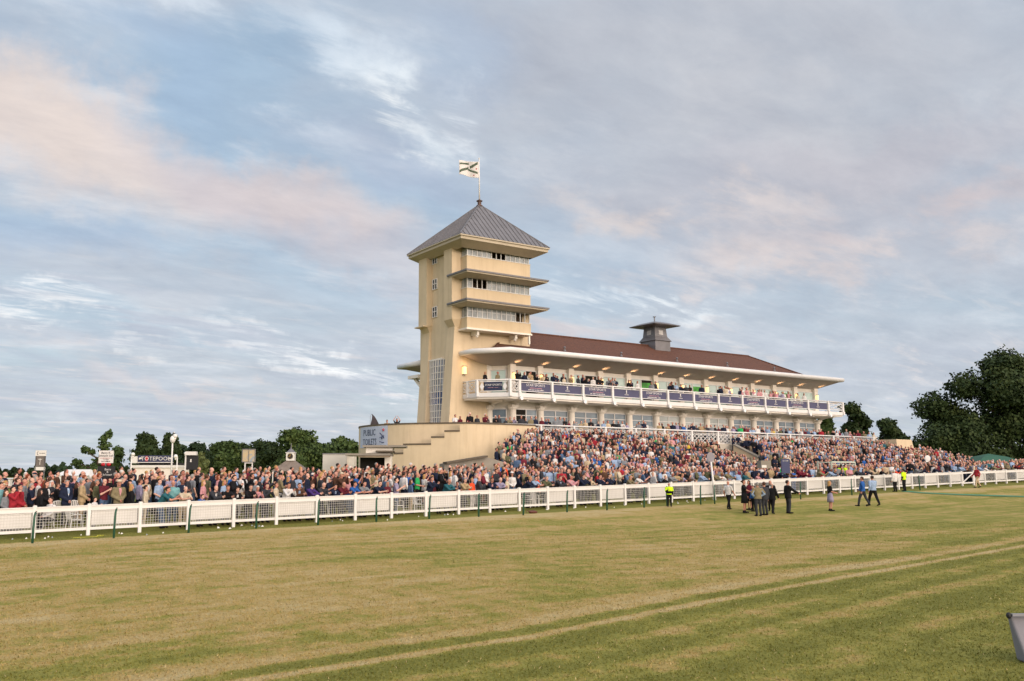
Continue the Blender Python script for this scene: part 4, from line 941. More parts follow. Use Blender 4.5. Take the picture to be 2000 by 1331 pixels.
def tree(x,y,z,H,Wd,label,kind='mid',lobes=9,leaves=6000,leaf=.34,seed=0,sparse=0.,base=.12,depth=None,name='tree',group=None,shape=None,core=.72):
    r=random.Random(seed); nr=np.random.RandomState(seed); depth=depth or Wd
    root=empty(name,(x,y,z),0,label,'tree',group)
    L=[]
    if shape:  # explicit lobes in fractions: across, up, size
        for (u,v,s) in shape: L.append((u*Wd*RT[0]+r.uniform(-.2,.2)*depth*FW[0],u*Wd*RT[1]+r.uniform(-.2,.2)*depth*FW[1],v*H,s*Wd,s*Wd*r.uniform(.72,.95)))
    else:
        for k in range(lobes):
            a=r.uniform(0,6.28); h=base+.16+(1-base-.22)*((k+.5)/lobes); rad=(Wd/2)*(math.sin(math.pi*min(1,max(.0,(h-base)/(1-base)*.88+.1)))**.7)*r.uniform(.25,.72)
            s=Wd*r.uniform(.17,.27)*(1.15-.45*h); L.append((rad*math.cos(a),rad*math.sin(a)*depth/Wd,h*H,s,s*r.uniform(.6,.85)))
        L.append((0,0,H*(.55),Wd*.30,H*.30)); L.append((0,0,H*.84,Wd*.17,H*.15))
    tr=MB(); top=Vector((0,0,H*.62)); tr.tube([(0,0,-.5),(.04*Wd*.2,0,H*.2),(-.02*Wd,.01*Wd,H*.42),top],[H*.032+.06,H*.024+.04,H*.016+.03,.05],8)
    for (a,b,c,s,t) in L[:14]:
        st=Vector((0,0,min(c*.75,H*.5))); mid=st.lerp(Vector((a,b,c)),.5)+Vector((0,0,-.03*H)); tr.tube([st,mid,Vector((a,b,c))],[H*.012+.02,H*.008+.015,.02],5)
    tr.build('trunk',BARK,root,True)
    wts=np.array([l[3]**2 for l in L]); wts=wts/wts.sum(); n=leaves; idx=nr.choice(len(L),n,p=wts); LL=np.array(L)
    d=nr.normal(size=(n,3)); d/=np.linalg.norm(d,axis=1,keepdims=True); rad=nr.uniform(.35 if sparse else .62,1.08,n)**.6
    sub=nr.normal(size=(len(L)*9,3)); # lumps on each lobe
    lump=1+.22*np.sin(d[:,0]*5.3+idx*1.7)*np.sin(d[:,1]*4.7+idx)+.13*np.sin(d[:,2]*9+idx*2.1)+nr.normal(0,.06,n)
    P=LL[idx,:3]+d*(rad*lump)[:,None]*np.stack([LL[idx,3],LL[idx,3]*depth/Wd if not shape else LL[idx,3],LL[idx,4]],1)
    keep=P[:,2]>H*base*.8+nr.uniform(0,.06,n)*H
    if sparse: keep&=(np.sin(P[:,0]*1.9+seed)*np.sin(P[:,2]*1.7)+nr.uniform(-1,1,n)>sparse-1.)
    P=P[keep]; d=d[keep]; n=len(P)
    A=nr.normal(size=(n,3))*.8+np.cross(d,nr.normal(size=(n,3))); A/=np.linalg.norm(A,axis=1,keepdims=True); Bv=np.cross(d+nr.normal(0,.55,(n,3)),A); Bv/=np.linalg.norm(Bv,axis=1,keepdims=True)
    s=nr.uniform(.6,1.35,n)[:,None]*leaf/2; C2=A+Bv
    V=np.empty((n,5,3)); V[:,0]=P-A*s-Bv*s*.5; V[:,1]=P+A*s*.2-Bv*s*.95; V[:,2]=P+A*s*1.1-Bv*s*.1; V[:,3]=P+A*s*.3+Bv*s*.9; V[:,4]=P-A*s*.9+Bv*s*.6
    me=bpy.data.meshes.new('crown'); me.vertices.add(n*5); me.vertices.foreach_set('co',V.reshape(-1).astype(np.float32)); me.loops.add(n*5); me.loops.foreach_set('vertex_index',np.arange(n*5,dtype=np.int32)); me.polygons.add(n); me.polygons.foreach_set('loop_start',np.arange(0,n*5,5,dtype=np.int32)); me.update(calc_edges=True)
    me.materials.append(LEAFS[kind]); o=bpy.data.objects.new('crown',me); COL.objects.link(o); o.parent=root
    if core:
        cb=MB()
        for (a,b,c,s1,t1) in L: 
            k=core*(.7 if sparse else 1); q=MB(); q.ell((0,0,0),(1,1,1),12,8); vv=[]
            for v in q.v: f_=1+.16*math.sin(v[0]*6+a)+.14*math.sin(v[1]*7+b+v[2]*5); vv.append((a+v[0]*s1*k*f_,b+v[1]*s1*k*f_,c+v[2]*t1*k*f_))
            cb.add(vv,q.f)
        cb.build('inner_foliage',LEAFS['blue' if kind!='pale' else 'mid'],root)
    return root
def treepx(x0,x1,ytop,D,label,kind,leaves,seed,ybase=930,**k):
    zb=1.0; b=atD((x0+x1)/2,900,D); t=atD((x0+x1)/2,ytop,D); Wd=(x1-x0)*D/F; return tree(b[0],b[1],zb,t[2]-zb,Wd,label,kind,leaves=leaves,seed=seed,**k)
g1='trees beyond the left crowd'; 
treepx(142,246,842,125,'gnarled sparse tree with separate leafy clumps behind the white bookmaker sign','mid',3600,3,leaf=.34,sparse=.35,core=.45,
  shape=[(-.36,.42,.10),(-.30,.30,.12),(-.15,.66,.085),(-.06,.62,.07),(.05,.92,.08),(.13,.86,.07),(.17,.97,.06),(.2,.72,.11),(.33,.62,.11),(.40,.55,.08),(.0,.38,.17),(.2,.38,.16),(-.16,.28,.16),(.33,.25,.13)])
treepx(246,326,846,118,'dense dark round tree left of the lamp mast above the blue kiosk sign','dark',7000,5,leaf=.34,base=.05)
treepx(298,358,845,121,'tall dark tree directly behind the lamp mast above the blue kiosk sign','dark',5000,6,leaf=.34,base=.1)
treepx(345,425,864,150,'small rounded tree behind the black-and-white sign board','blue',4500,7,leaf=.42)
treepx(392,484,861,155,'broad green tree between the two tall sign boards','mid',6500,8,leaf=.42,base=.04)
treepx(446,512,866,170,'low dark tree rising just behind the pale panelled board','dark',3500,9,leaf=.42)
treepx(470,572,862,160,'wide dark rounded tree left of the clock turret','dark',6500,10,leaf=.42,base=.04)
treepx(530,655,839,152,'tallest tree of the left row, standing above the clock turret','mid',10000,11,leaf=.42,base=.03)
treepx(612,716,856,165,'rounded green tree at the left edge of the curved beige wall','mid',7000,12,leaf=.42,base=.04)
treepx(378,410,884,95,'pale bushy round shrub beside the black-and-white sign board','pale',2800,13,leaf=.3,base=.0,name='shrub')
treepx(1590,1650,806,128,'light green tree tucked against the right end of the grandstand','mid',6500,21,leaf=.38,base=.03)
treepx(1638,1712,783,132,'tall dark tree with open sky gaps right of the grandstand','dark',8500,22,leaf=.36,sparse=.12,base=.05)
treepx(1702,1782,816,138,'lower round dark tree between the tall tree and the huge tree','dark',7500,23,leaf=.38,base=.02)
treepx(1824,2128,690,112,'huge dark spreading tree filling the right edge behind the crowd','dark',80000,24,leaf=.28,base=.06,core=.60,sparse=.06,name='large_tree',
  shape=[(-.38,.60,.12),(-.42,.44,.11),(-.43,.28,.11),(-.36,.15,.12),(-.45,.2,.09),(-.40,.34,.12),(-.30,.74,.12),(-.21,.84,.115),(-.1,.90,.11),(.02,.91,.11),(.14,.89,.12),(.26,.82,.13),(.36,.7,.13),(.42,.5,.13),(-.26,.5,.17),(-.1,.7,.18),(.1,.66,.19),(-.24,.28,.16),(-.06,.45,.18),(.14,.42,.19),(.3,.42,.17),(-.1,.22,.16),(.08,.17,.15),(.26,.2,.16),(.4,.25,.14),(.22,.6,.16)])
# far wood along the skyline: one mass
def farwood():
    nr=np.random.RandomState(4); V=[];mb=MB(); quads=[]
    for (px0,px1,yt,D,n) in ((-120,150,915,330,5200),(120,340,912,300,2400),(335,712,884,185,6500),(1780,2100,905,260,3000)):
        for k in range(n):
            px=nr.uniform(px0,px1); hmax=yt+6*math.sin(px*.05)+4*math.sin(px*.13+1)+3*math.sin(px*.4); py=hmax+(932-hmax)*nr.uniform(0,1)**1.2; Dd=D+nr.uniform(-8,8); P=Vector(atD(px,py,Dd)); a=Vector(nr.normal(size=3)).normalized(); b=a.cross(Vector(nr.normal(size=3))).normalized(); s=nr.uniform(.4,.9)
            mb.add([P-a*s,P-b*s,P+a*s,P+b*s],[(0,1,2,3)])
        for k in range(int((px1-px0)/9)):
            px=px0+k*9; P=atD(px,930,D+6); h=atD(px,yt+6*math.sin(px*.05)+4*math.sin(px*.13+1)+6,D+6)[2]; mb.ell((P[0],P[1],0),(2.4,2.4,h),8,6)
    tag(mb.build('woodland',LEAFS['blue']),'dark distant wood along the skyline behind the crowd',None,None,'stuff')
farwood()
# ------------------------------------------------------------------ signs, kiosks and small structures on the left
def gz(x,y): return ground(x,y)
def board_frame(px0,px1,D):
    a=atD(px0,900,D); b=atD(px1,900,D); return a,b
def face_root(name,px,D,label,cat,group=None):
    P=atD(px,900,D); e=empty(name,(P[0],P[1],gz(P[0],P[1])),YAW-math.pi/2,label,cat,group); return e,P
def zat(px,py,D): return atD(px,py,D)[2]
def lbox(e,D,name,m,x0,x1,y0,y1,t=.05,cx=None,off=0.,extra=None):
    """box given by pixels in the plane facing the camera, child of e"""
    P=e.location; c=(proj((P.x,P.y,P.z))[0]); k=D/F
    a=(x0-c)*k; b=(x1-c)*k; zt=zat((x0+x1)/2,y0,D)-P.z; zb=zat((x0+x1)/2,y1,D)-P.z; mb=MB(); mb.box(a,b,-off-t/2,-off+t/2,zb,zt); 
    if extra: extra(mb,a,b,zb,zt)
    o=mb.build(name,m,e); return o,a,b,zb,zt
def ltext(e,s,x,z,size,m,off=.04,par=None,sx=1.):
    M=Matrix(((1,0,0,x),(0,0,-1,-off),(0,1,0,z),(0,0,0,1))); return text(s,size,m,par or e,M,sx=sx)
TXT=mat('lettering_black','26242a',.6,.02); TXR=mat('lettering_red','b3242c',.6,.05); GREYB=mat('grey_price_board','6d6560',.6,.2,2.); WB=mat('sign_white','dedbd6',.5,.03)
# price board far left
e,P=face_root('bookmaker_board',74,50,'grey betting price board with white header near the left edge of the crowd','sign'); D=50
o,*b=lbox(e,D,'header',WB,64,84.5,880,891,.06); o2,*b2=lbox(e,D,'price_panel',GREYB,64.5,84,891,912,.05); lbox(e,D,'lower_panel',WB,64.5,84,912.5,919,.05)
mm=MB(); mm.bar(((b[0]+b[1])/2-.01,-.04,b2[2]+.1),((b[0]+b[1])/2,-.04,b2[3]-.15),.02,.03); mm.bar(((b[0]+b[1])/2-.12,-.04,b2[3]-.18),((b[0]+b[1])/2+.1,-.04,b2[3]-.18),.02,.03); mm.build('figures',WB,o2)
q=MB(); q.tube([((b[0]*.75+b[1]*.25)+.04*math.cos(t/6*4.2+1.2),-.04,(b[2]+b[3])/2+.1*math.sin(t/6*4.2+1.2)) for t in range(7)],.01,5); q.build('logo',TXT,o); strokes(o,(b[0]+b[1])/2+.08,(b[2]+b[3])/2,.3,.035,TXT,.045)
m=MB(); m.bar((b[0]+.05,0,-.0),(b[0]+.05,0,b2[3]),.05); m.bar((b[1]-.05,0,0),(b[1]-.05,0,b2[3]),.05); m.build('leg',METAL,e)
# bookmaker stand with white card
e,P=face_root('bookmaker_stand',203,44,'tall bookmaker stand with white name card above two red cushions and black board','sign'); D=44
o,*b=lbox(e,D,'name_card',WB,187.5,215.8,880.5,905,.04); cxm=(b[0]+b[1])/2; zc=(b[2]+b[3])/2
for s,dz,sz in (('Barry K.',.19,.14),('Johnson Ltd',.055,.135)): ltext(e,s,cxm,zc+dz,sz,TXT,.03,o)
strokes(o,cxm,zc-.06,.6,.03,TXR,.03); strokes(o,cxm,zc-.13,.26,.03,TXT,.03); strokes(o,cxm,zc-.21,.42,.05,TXT,.03)
r_=MB(); 
for x0,x1 in ((192,201.5),(203,211.5)):
    k=D/F; c=proj(tuple(e.location))[0]; xa=((x0+x1)/2-c)*k; r_.ell((xa,0,b[2]-.06),(.115,.05,.085),10,6)
r_.build('red_pad',mat('red_pad','b81f2c',.5,.1),e,True)
o,*b3=lbox(e,D,'price_board',BLACK,187,220,911,936,.06); ltext(e,'Barry\nK\nJohnson',(b3[0]+b3[1])/2+.08,b3[3]-.28,.14,LET,.04,o)
m=MB(); m.bar((cxm,0,0),(cxm,0,b[2]),.05); m.build('pole',METAL,e)
# white tents
for (x0,x1,y0,D,lab) in ((-15,22,934,75,'low white tent roof at the left edge of the crowd'),(110,171,917,72,'long low white tent behind the crowd left of the bookmaker stand')):
    e,P=face_root('white_tent',(x0+x1)/2,D,lab,'tent','white tents behind the crowd'); w_=(x1-x0)*D/F; zt=zat((x0+x1)/2,y0,D)-e.location.z
    m=MB(); m.box(-w_/2,w_/2,0,3,0.05,max(.8,zt-.5)); m.build('wall',WB,e); m=MB(); a=max(.8,zt-.5); m.add([(-w_/2-.1,-.1,a),(w_/2+.1,-.1,a),(w_/2+.1,3.1,a),(-w_/2-.1,3.1,a),(-w_/2+.3,1.5,zt),(w_/2-.3,1.5,zt)],[(0,1,5,4),(1,2,5),(2,3,4,5),(3,0,4)]); m.build('roof',WB,e)
# kiosk with blue sign
e,P=face_root('betting_kiosk',301,60,'white betting kiosk with long navy TOTEPOOL sign on its roof','kiosk'); D=60; k=D/F
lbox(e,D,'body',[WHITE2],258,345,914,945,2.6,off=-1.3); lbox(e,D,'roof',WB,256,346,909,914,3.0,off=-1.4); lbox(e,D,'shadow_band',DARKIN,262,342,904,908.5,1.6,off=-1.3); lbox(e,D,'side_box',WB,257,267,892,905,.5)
SG=mat('sign_navy','2e3354',.4,.06); o,*b=lbox(e,D,'roof_sign',SG,267,335,890,903,.12); zc=(b[2]+b[3])/2; cxm=(b[0]+b[1])/2
red=MB(); red.box(b[0]+.5,b[0]+.68,-.07,-.062,zc-.16,zc+.16); red.build('red_flash',TXR,o)
ltext(e,'TOTEPOOL',cxm+.03,zc,.36,LET,.075,o,1.05)
lg=MB(); 
for s in (-1,1): lg.ell((cxm+s*.98,-.07,zc+.03),(.11,.012,.055),8,5); lg.ell((cxm+s*1.04,-.07,zc-.02),(.06,.012,.03),8,5)
lg.build('logo',LET,o); lbox(e,D,'sign_edge',WB,267,335,903,904.2,.16)
# poles with globes / camera mast
def globe_post(px,yt,yb,D,label,arms=((0,0,.14),),r=.05,name='lamp_post',cat='lamp post',group='slim lamp posts behind the crowd'):
    e,P=face_root(name,px,D,label,cat,group); zt=zat(px,yt,D)-e.location.z; m=MB(); m.tube([(0,0,0),(0,0,zt)],[r,r*.7],8); m.build('pole',WB,e,True)
    for dx,dz,rr in arms:
        q=MB(); q.ell((dx,0,zt+dz),(rr,rr,rr),12,8); q.lathe((dx,0,zt+dz-rr-.08),[(.05,0),(.06,.1)],8); q.build('globe',mat('white_globe','e2dfda',.3,.03),e,True)
    return e,zt
globe_post(256.5,888,930,55,'thin lamp post with one white globe left of the navy kiosk sign',((.08,0,.12),))
globe_post(370-8,884+2,930,58,'thin lamp post with white globe right of the tall camera mast',((0,0,.1),))
globe_post(346,892,930,56,'short lamp post with a bell shaped globe beside the tall camera mast',((-.1,0,.13),))
e,zt=globe_post(335.5,852,935,52,'tall white camera mast rising above the right end of the navy kiosk sign',((.14,0,.13),),.06,'camera_mast','mast',None)
m=MB(); m.ell((0,0,zt-.2),(.16,.16,.22),10,7); m.tube([(0,0,zt),(.02,0,zt+.2),(.1,0,zt+.22)],.03); m.build('camera_head',WB,e,True)
# black and white board, pale panelled board
e,P=face_root('sign_board',370,50,'black sign board with projecting white header box in front of the trees','sign'); D=50
lbox(e,D,'header',WB,360,380.5,882.5,889.5,.3); lbox(e,D,'panel',BLACK,361.5,384,890,918,.08); lbox(e,D,'side_post',WB,358.5,361,889,918,.08); o,*b=lbox(e,D,'small_tag',WB,369,371.5,897,903,.14)
e,P=face_root('panel_board',482,50,'panelled square board on a white frame, pale yellow and blue reflection painted on','sign'); D=50
t_=NT('painted_reflection'); v=t_.coord('Object',(1,1,1)); f=t_.noise(v,2.2,3,.6,.5); t_.l(t_.ramp(f,[(.35,lin('8f9da6')),(.5,lin('c3ad84')),(.68,lin('a8a494'))]),t_.b.inputs['Base Color']); t_.b.inputs['Roughness'].default_value=.35  # yellow and blue reflection painted into the panel's base colour
o,*b=lbox(e,D,'panel',t_.mat,470.5,496,877.5,903,.08); 
m=MB(); 
for (xa,xb,za,zb_) in ((b[0],b[1],b[3]-.03,b[3]+.01),(b[0],b[1],b[2]-.01,b[2]+.03),(b[0]-.01,b[0]+.03,b[2],b[3]),(b[1]-.03,b[1]+.01,b[2],b[3]),((b[0]+b[1])/2-.015,(b[0]+b[1])/2+.015,b[2],b[3])): m.box(xa,xb,-.07,-.045,za,zb_)
m.build('frame',METAL,e); 
for xx in (476.5,490.5): lbox(e,D,'leg',WB,xx-1,xx+1,903,930,.06)
lbox(e,D,'crossbar',WB,477.5,489.5,903.5,905.5,.05)
# clock pavilion
e,P=face_root('clock_pavilion',568,78,'pavilion with shallow pyramid roof and white clock turret','pavilion'); D=78; k=D/F; gzv=e.location.z
zr0=zat(568,921,D)-gzv; zr1=zat(568,898,D)-gzv; hw=34*k
m=MB(); rr=[(-hw,-hw*.6),(hw,-hw*.6),(hw,hw*1.0),(-hw,hw*1.0)]; m.add([(x,y,zr0) for x,y in rr]+[(x*.16,y*.16,zr1) for x,y in rr],[(0,1,5,4),(1,2,6,5),(2,3,7,6),(3,0,4,7),(4,5,6,7)]); m.build('roof',mat('grey_brown_shingle','7b7068',.85,.2,3.,bump=.4),e)
m=MB(); 
for x,y in rr: m.box(x*.85-.1,x*.85+.1,y*.85-.1,y*.85+.1,0,zr0)
m.build('post',WB,e)
za=zat(568,898,D)-gzv; zb_=zat(568,885.5,D)-gzv; tw=8*k; m=MB(); m.box(-tw,tw,-tw,tw,za-.1,zb_); m.box(-tw*1.15,tw*1.15,-tw*1.15,tw*1.15,zb_,zb_+.06); tu=m.build('turret',WB,e)
m=MB(); m.lathe((0,0,zb_+.06),[(tw*1.2,0),(tw*.5,.22),(tw*.15,.34),(.03,.5),(.03,.8)],8); m.build('turret_roof',LEAD,tu)
m=MB(); m.lathe((0,0,0),[(tw*.68,0),(tw*.68,.03)],18); o=m.build('clock_face',BLACK,tu); o.rotation_euler=(math.pi/2,0,0); o.location=(0,-tw,(za+zb_)/2)
m=MB(); m.bar((0,-tw-.05,(za+zb_)/2),(0,-tw-.05,(za+zb_)/2+tw*.5),.03); m.bar((0,-tw-.05,(za+zb_)/2),(-tw*.4,-tw-.05,(za+zb_)/2),.035)
for q in range(12): a=q*math.pi/6; m.bar((tw*.52*math.cos(a),-tw-.04,(za+zb_)/2+tw*.52*math.sin(a)),(tw*.62*math.cos(a),-tw-.04,(za+zb_)/2+tw*.62*math.sin(a)),.03)
m.build('clock_hands',mat('brass','c09a4a',.35,.05,metal=.7),tu)
# container and kiosk canopy at the wall foot
e,P=face_root('white_container',655,63,'plain white box container between the trees and the curved beige wall','container'); D=63
lbox(e,D,'body',mat('container_white','c2beb8',.6,.05,1.),629.5,676,887,925,2.4,off=-1.2); lbox(e,D,'roof_edge',METAL,628.8,682,885.6,887.4,2.5,off=-1.2); lbox(e,D,'side_panel',WHITE2,676,690,888.5,925,1.5,off=-1.)
e,P=face_root('entrance_canopy',722,58,'weathered grey canopy roof over a dark doorway below the curved wall','canopy'); D=58
lbox(e,D,'upper_box',WHITE2,712,764,872,885,2.0,off=-1.6); lbox(e,D,'upper_ledge',CONC,706,790,869.5,873.5,2.6,off=-1.6); lbox(e,D,'middle_slab',COPING,733,766,880.5,884,2.6,off=-1.1)
lbox(e,D,'canopy_slab',CONC,676,763,886.5,890.5,3.0,off=-.8); lbox(e,D,'fascia',mat('weathered_fascia','8a7a66',.8,.3,2.),700,762,890.5,893.5,.2,off=.55); lbox(e,D,'dark_recess',DARKIN,700,750,893.5,915,1.2,off=-1.5); lbox(e,D,'side_pier',WHITE2,750,763,891,915,1.0,off=-.6)
# feather flag on the curved wall terrace
e=empty('feather_flag',(0,0,0),0,'dark curved feather flag standing on top of the curved wall','flag'); h=atD(734,838,74); 
hh=path_hit(731,inn); d=ray(731,850); p=Vector((d[0],d[1]))*(hh[0]*1.012); e.location=(p.x,p.y,DECK); k=hh[0]/F*1.0
r3=Vector((RT[0],RT[1],0)); z0=6.6-DECK; zt=HC+ray(723,807)[2]*hh[0]-DECK
m=MB(); prof=[(-.0,z0-.3,.36),(0.02,z0+.2,.34),(-.02,z0+.5*(zt-z0),.22),(-.1,z0+.8*(zt-z0),.1),(-.22,zt,.01)]
vs=[];
for (u,z,w_) in prof: 
    for s in (-1,1): 
        for q in (-.008,.008): p_=r3*(u+s*w_/1+.0)+Vector((FW[0],FW[1],0))*q; vs.append((p_.x,p_.y,z))
fs=[]
for i in range(len(prof)-1): a=i*4; b=a+4; fs+=[(a,a+2,b+2,b),(a+3,a+1,b+1,b+3),(a+1,a,b,b+1),(a+2,a+3,b+3,b+2)]
m.add(vs,fs); m.build('sail',mat('feather_dark','3a3338',.7,.4,3.),e); m=MB(); pl=r3*-.36; m.tube([(pl.x,pl.y,0),(pl.x,pl.y,z0+.8),tuple(r3*-.26+Vector((0,0,zt)))],.015,6); m.build('pole',METAL,e)
# ------------------------------------------------------------------ right side things
e,P=face_root('green_gazebo',1931,96,'dark green pop-up gazebo canopy among the crowd below the huge tree','gazebo'); D=96; k=D/F; g0=e.location.z; zb_=zat(1931,903,D)-g0; zt=zat(1931,886.5,D)-g0; hw=41*k
GZ=mat('gazebo_green','22543e',.6,.1,1.); m=MB(); rr=[(-hw,-hw),(hw,-hw),(hw,hw),(-hw,hw)]; m.add([(x,y,zb_) for x,y in rr]+[(x*.55,y*.55,zb_+(zt-zb_)*.62) for x,y in rr]+[(0,0,zt)],[(0,1,5,4),(1,2,6,5),(2,3,7,6),(3,0,4,7),(4,5,8),(5,6,8),(6,7,8),(7,4,8)]); ring(m,(-hw,hw,-hw,hw),(-hw+.02,hw-.02,-hw+.02,hw-.02),zb_-.25,zb_,zb_,zb_-.25); m.build('roof',GZ,e)
for x,y in rr: m=MB(); m.box(x*.98-.03,x*.98+.03,y*.98-.03,y*.98+.03,0,zb_); m.build('leg',METAL,e)
e,P=face_root('round_marker',1812,83,'white rounded paddle marker standing above the crowd near the gate','marker'); D=83; k=D/F; zc=zat(1812,896,D)-e.location.z
m=MB(); m.ell((0,0,zc),(.27,.05,.3),16,10); m.build('head',WB,e,True); m=MB(); m.bar((-.08,0,0),(-.08,0,zc),.22,.06); m.build('post',WB,e)
e,P=face_root('blue_booth',1846,82,'tall blue booth panels standing in the crowd right of the gate','booth'); D=82
lbox(e,D,'side',mat('booth_navy','26345a',.6,.1),1835,1846,902,926,.9); lbox(e,D,'front',mat('booth_blue','4a63a0',.6,.1),1846.4,1857,902,926,.9); lbox(e,D,'black_box',BLACK,1813,1823,903,916,.5)
e,P=face_root('blue_sign',1538,56.5,'dark blue upright sign board standing in the crowd above the walking group','sign'); D=59
o,*b=lbox(e,D,'panel',mat('sign_blue','27315c',.5,.06),1530.5,1546,898,925,.1); strokes(o,(b[0]+b[1])/2,b[3]-.12,.36,.05,LET,.06)
e,P=face_root('white_box',1492,60,'small grey and white cabin box at the foot of the sloping stand wall','box'); D=60; lbox(e,D,'body',CONC,1486,1505,900,915,.8); lbox(e,D,'panel',WB,1487,1496,909,914,.84)
# metal frame gantry by the fence
e=empty('metal_gantry',(0,0,0),0,'light metal frame gantry standing over two people in yellow jackets','gantry'); xa=onY(1625,930,43.2)[0]; xb=onY(1671,930,43.2)[0]; zt=onY(1648,903,43.2)[2]; g0=gz(xa,43.2); e.location=((xa+xb)/2,43.9,g0); w_=(xb-xa)/2; m=MB(); h=zt-g0
for x in (-w_,w_):
    for y in (-.7,.5): m.bar((x,y,0),(x,y,h),.1)
m.bar((-w_,-.7,h),(w_,-.7,h),.12); m.bar((-w_,.5,h),(w_,.5,h),.07); m.bar((-w_,-.7,h),(-w_,.5,h),.05); m.bar((w_,-.7,h),(w_,.5,h),.05); m.bar((-w_,-.7,h-.2),(w_,-.7,h-.2),.04)
for s in range(6): m.bar((-w_+2*w_*s/6,-.7,h),(-w_+2*w_*(s+1)/6,-.7,h-.2 if s%2 else h),.02)
m.build('frame',mat('galvanised','b4bcb0',.45,.1),e)
# winning post disc
x=onY(1396,972,39.2)[0]; A_=onY(1397,975,yfence(x)-.25); B_=onY(1388,893,yfence(x)-.25); e=empty('signal_disc',(A_[0],yfence(x)-.25,fz(A_[0])),0,'white pole carrying a grey round disc at the fence','marker'); dx=B_[0]-A_[0]; dz=B_[2]-e.location.z
m=MB(); m.tube([(0,0,-.1),(dx*.95,0,dz-.3)],[.07,.055],8); m.build('pole',WHITE,e,True)
m=MB(); m.lathe((0,0,0),[(.235,-.02),(.25,-.01),(.25,.01),(.235,.02)],22); o=m.build('disc',[mat('disc_grey','8f8a93',.5,.05)],e); o.rotation_euler=(math.pi/2,0,YAW-math.pi/2-.1); o.location=(dx,0,dz); o.scale=(1,1.2,1)
# green matting across the course
mp=[(1768,960.5),(1800,963.5),(1860,966.5),(1930,969),(2020,971.5),(2100,973)]; m=MB(); pts=[]
for px,py in mp:
    P=hit(px,py)
    pts.append(Vector(P))
vs=[]
for i,p in enumerate(pts):
    d=(pts[min(i+1,len(pts)-1)]-pts[max(0,i-1)]); n=Vector((-d.y,d.x,0)).normalized()*.55
    for s in (-1,1): q=p+n*s; vs.append((q.x,q.y,ground(q.x,q.y)+.03))
m.add(vs,[(2*i,2*i+2,2*i+3,2*i+1) for i in range(len(pts)-1)]); o=m.build('green_matting',mat('green_mat','3f7a55',.8,.15,2.)); tag(o,'strip of green matting laid across the grass from the gate','matting')
# grey padded object at the lower right corner
P=hit(2004,1302); e=empty('grey_padded_board',(P[0],P[1],ground(P[0],P[1])),YAW-math.pi/2-.12,'grey padded board with a dark corner knob at the bottom right corner','board'); D=11.8; kk=P@np.array([math.cos(YAW),math.sin(YAW),0])/F
h=(1296-1196)*kk*.86; GP=mat('grey_padding','85838a',.8,.1,3.,bump=.3,bscale=60); m=MB(); m.add([(0.03,-.0,0),(1.1,-.0,0),(1.1,.3,0),(.03,.3,0),(-.07,.16,h),(1.1,.16,h*1.06),(1.1,.24,h*1.06),(-.07,.24,h)],[(3,2,1,0),(4,5,6,7),(0,1,5,4),(1,2,6,5),(2,3,7,6),(3,0,4,7)])
o=m.build('panel',GP,e); bv=o.modifiers.new('b','BEVEL'); bv.width=.03; bv.segments=3
m=MB(); m.bar((-.06,.12,h+.01),(1.1,.12,h*1.06+.01),.05,.03); o=m.build('top_edge',mat('grey_edge','8a8a90',.6,.08),e); m=MB(); m.ell((-.09,.13,h-.0),(.032,.032,.04),10,8); m.build('knob',BLACK,e,True)
# litter under the rails
nr=random.Random(5); mb=MB()
for k in range(42):
    px=nr.uniform(10,1400); s=(px-69)/1921; x,y=onY(px,900,38.9)[0],0; y=yfence(x)-abs(nr.gauss(0,.8))-.1+(.4 if nr.random()<.3 else 0); z=ground(x,y)+.02; s=nr.uniform(.025,.065); mb.add([(x-s,y-s*.5,z),(x+s,y-s*.3,z+.01),(x+s*.8,y+s*.5,z+.03),(x-s*.6,y+s*.6,z+.02),(x,y,z+.05+s*.3)],[(0,1,4),(1,2,4),(2,3,4),(3,0,4)],nr.choice((0,0,0,1)))
tag(mb.build('litter',[WB,mat('litter_grey','8e96a0',.5)]),'scattered paper scraps and cups in the grass under the fence',None,None,'stuff')
for (px,py,n_,lab,cat,c_) in ((195,1049,'yellow_ribbon','crumpled yellow ribbon on the grass near the left green posts','ribbon','c6c23a'),(1040,1003,'brown_bag','small brown bag lying on the grass in front of the fence','bag','5a2f24')):
    P=hit(px,py)
    m=MB(); 
    if cat=='bag': m.ell((0,0,.07),(.24,.14,.09),10,6); m.ell((.18,0,.06),(.14,.1,.07),8,5); m.tube([(-.2,0,.08),(-.3,0,.16),(-.42,0,.05)],.02,6)
    else: 
        for s in range(5): m.bar((-.1+.05*s,.02*(s%2),.02),(-.06+.05*s,.05-.02*s,.07),.03,.01)
        m.bar((-.1,0,.02),(-1.0,-.2,.015),.015,.01)
    o=m.build(n_,mat(n_+'_mat',c_,.6,.2,8)); o.location=P; tag(o,lab,cat)
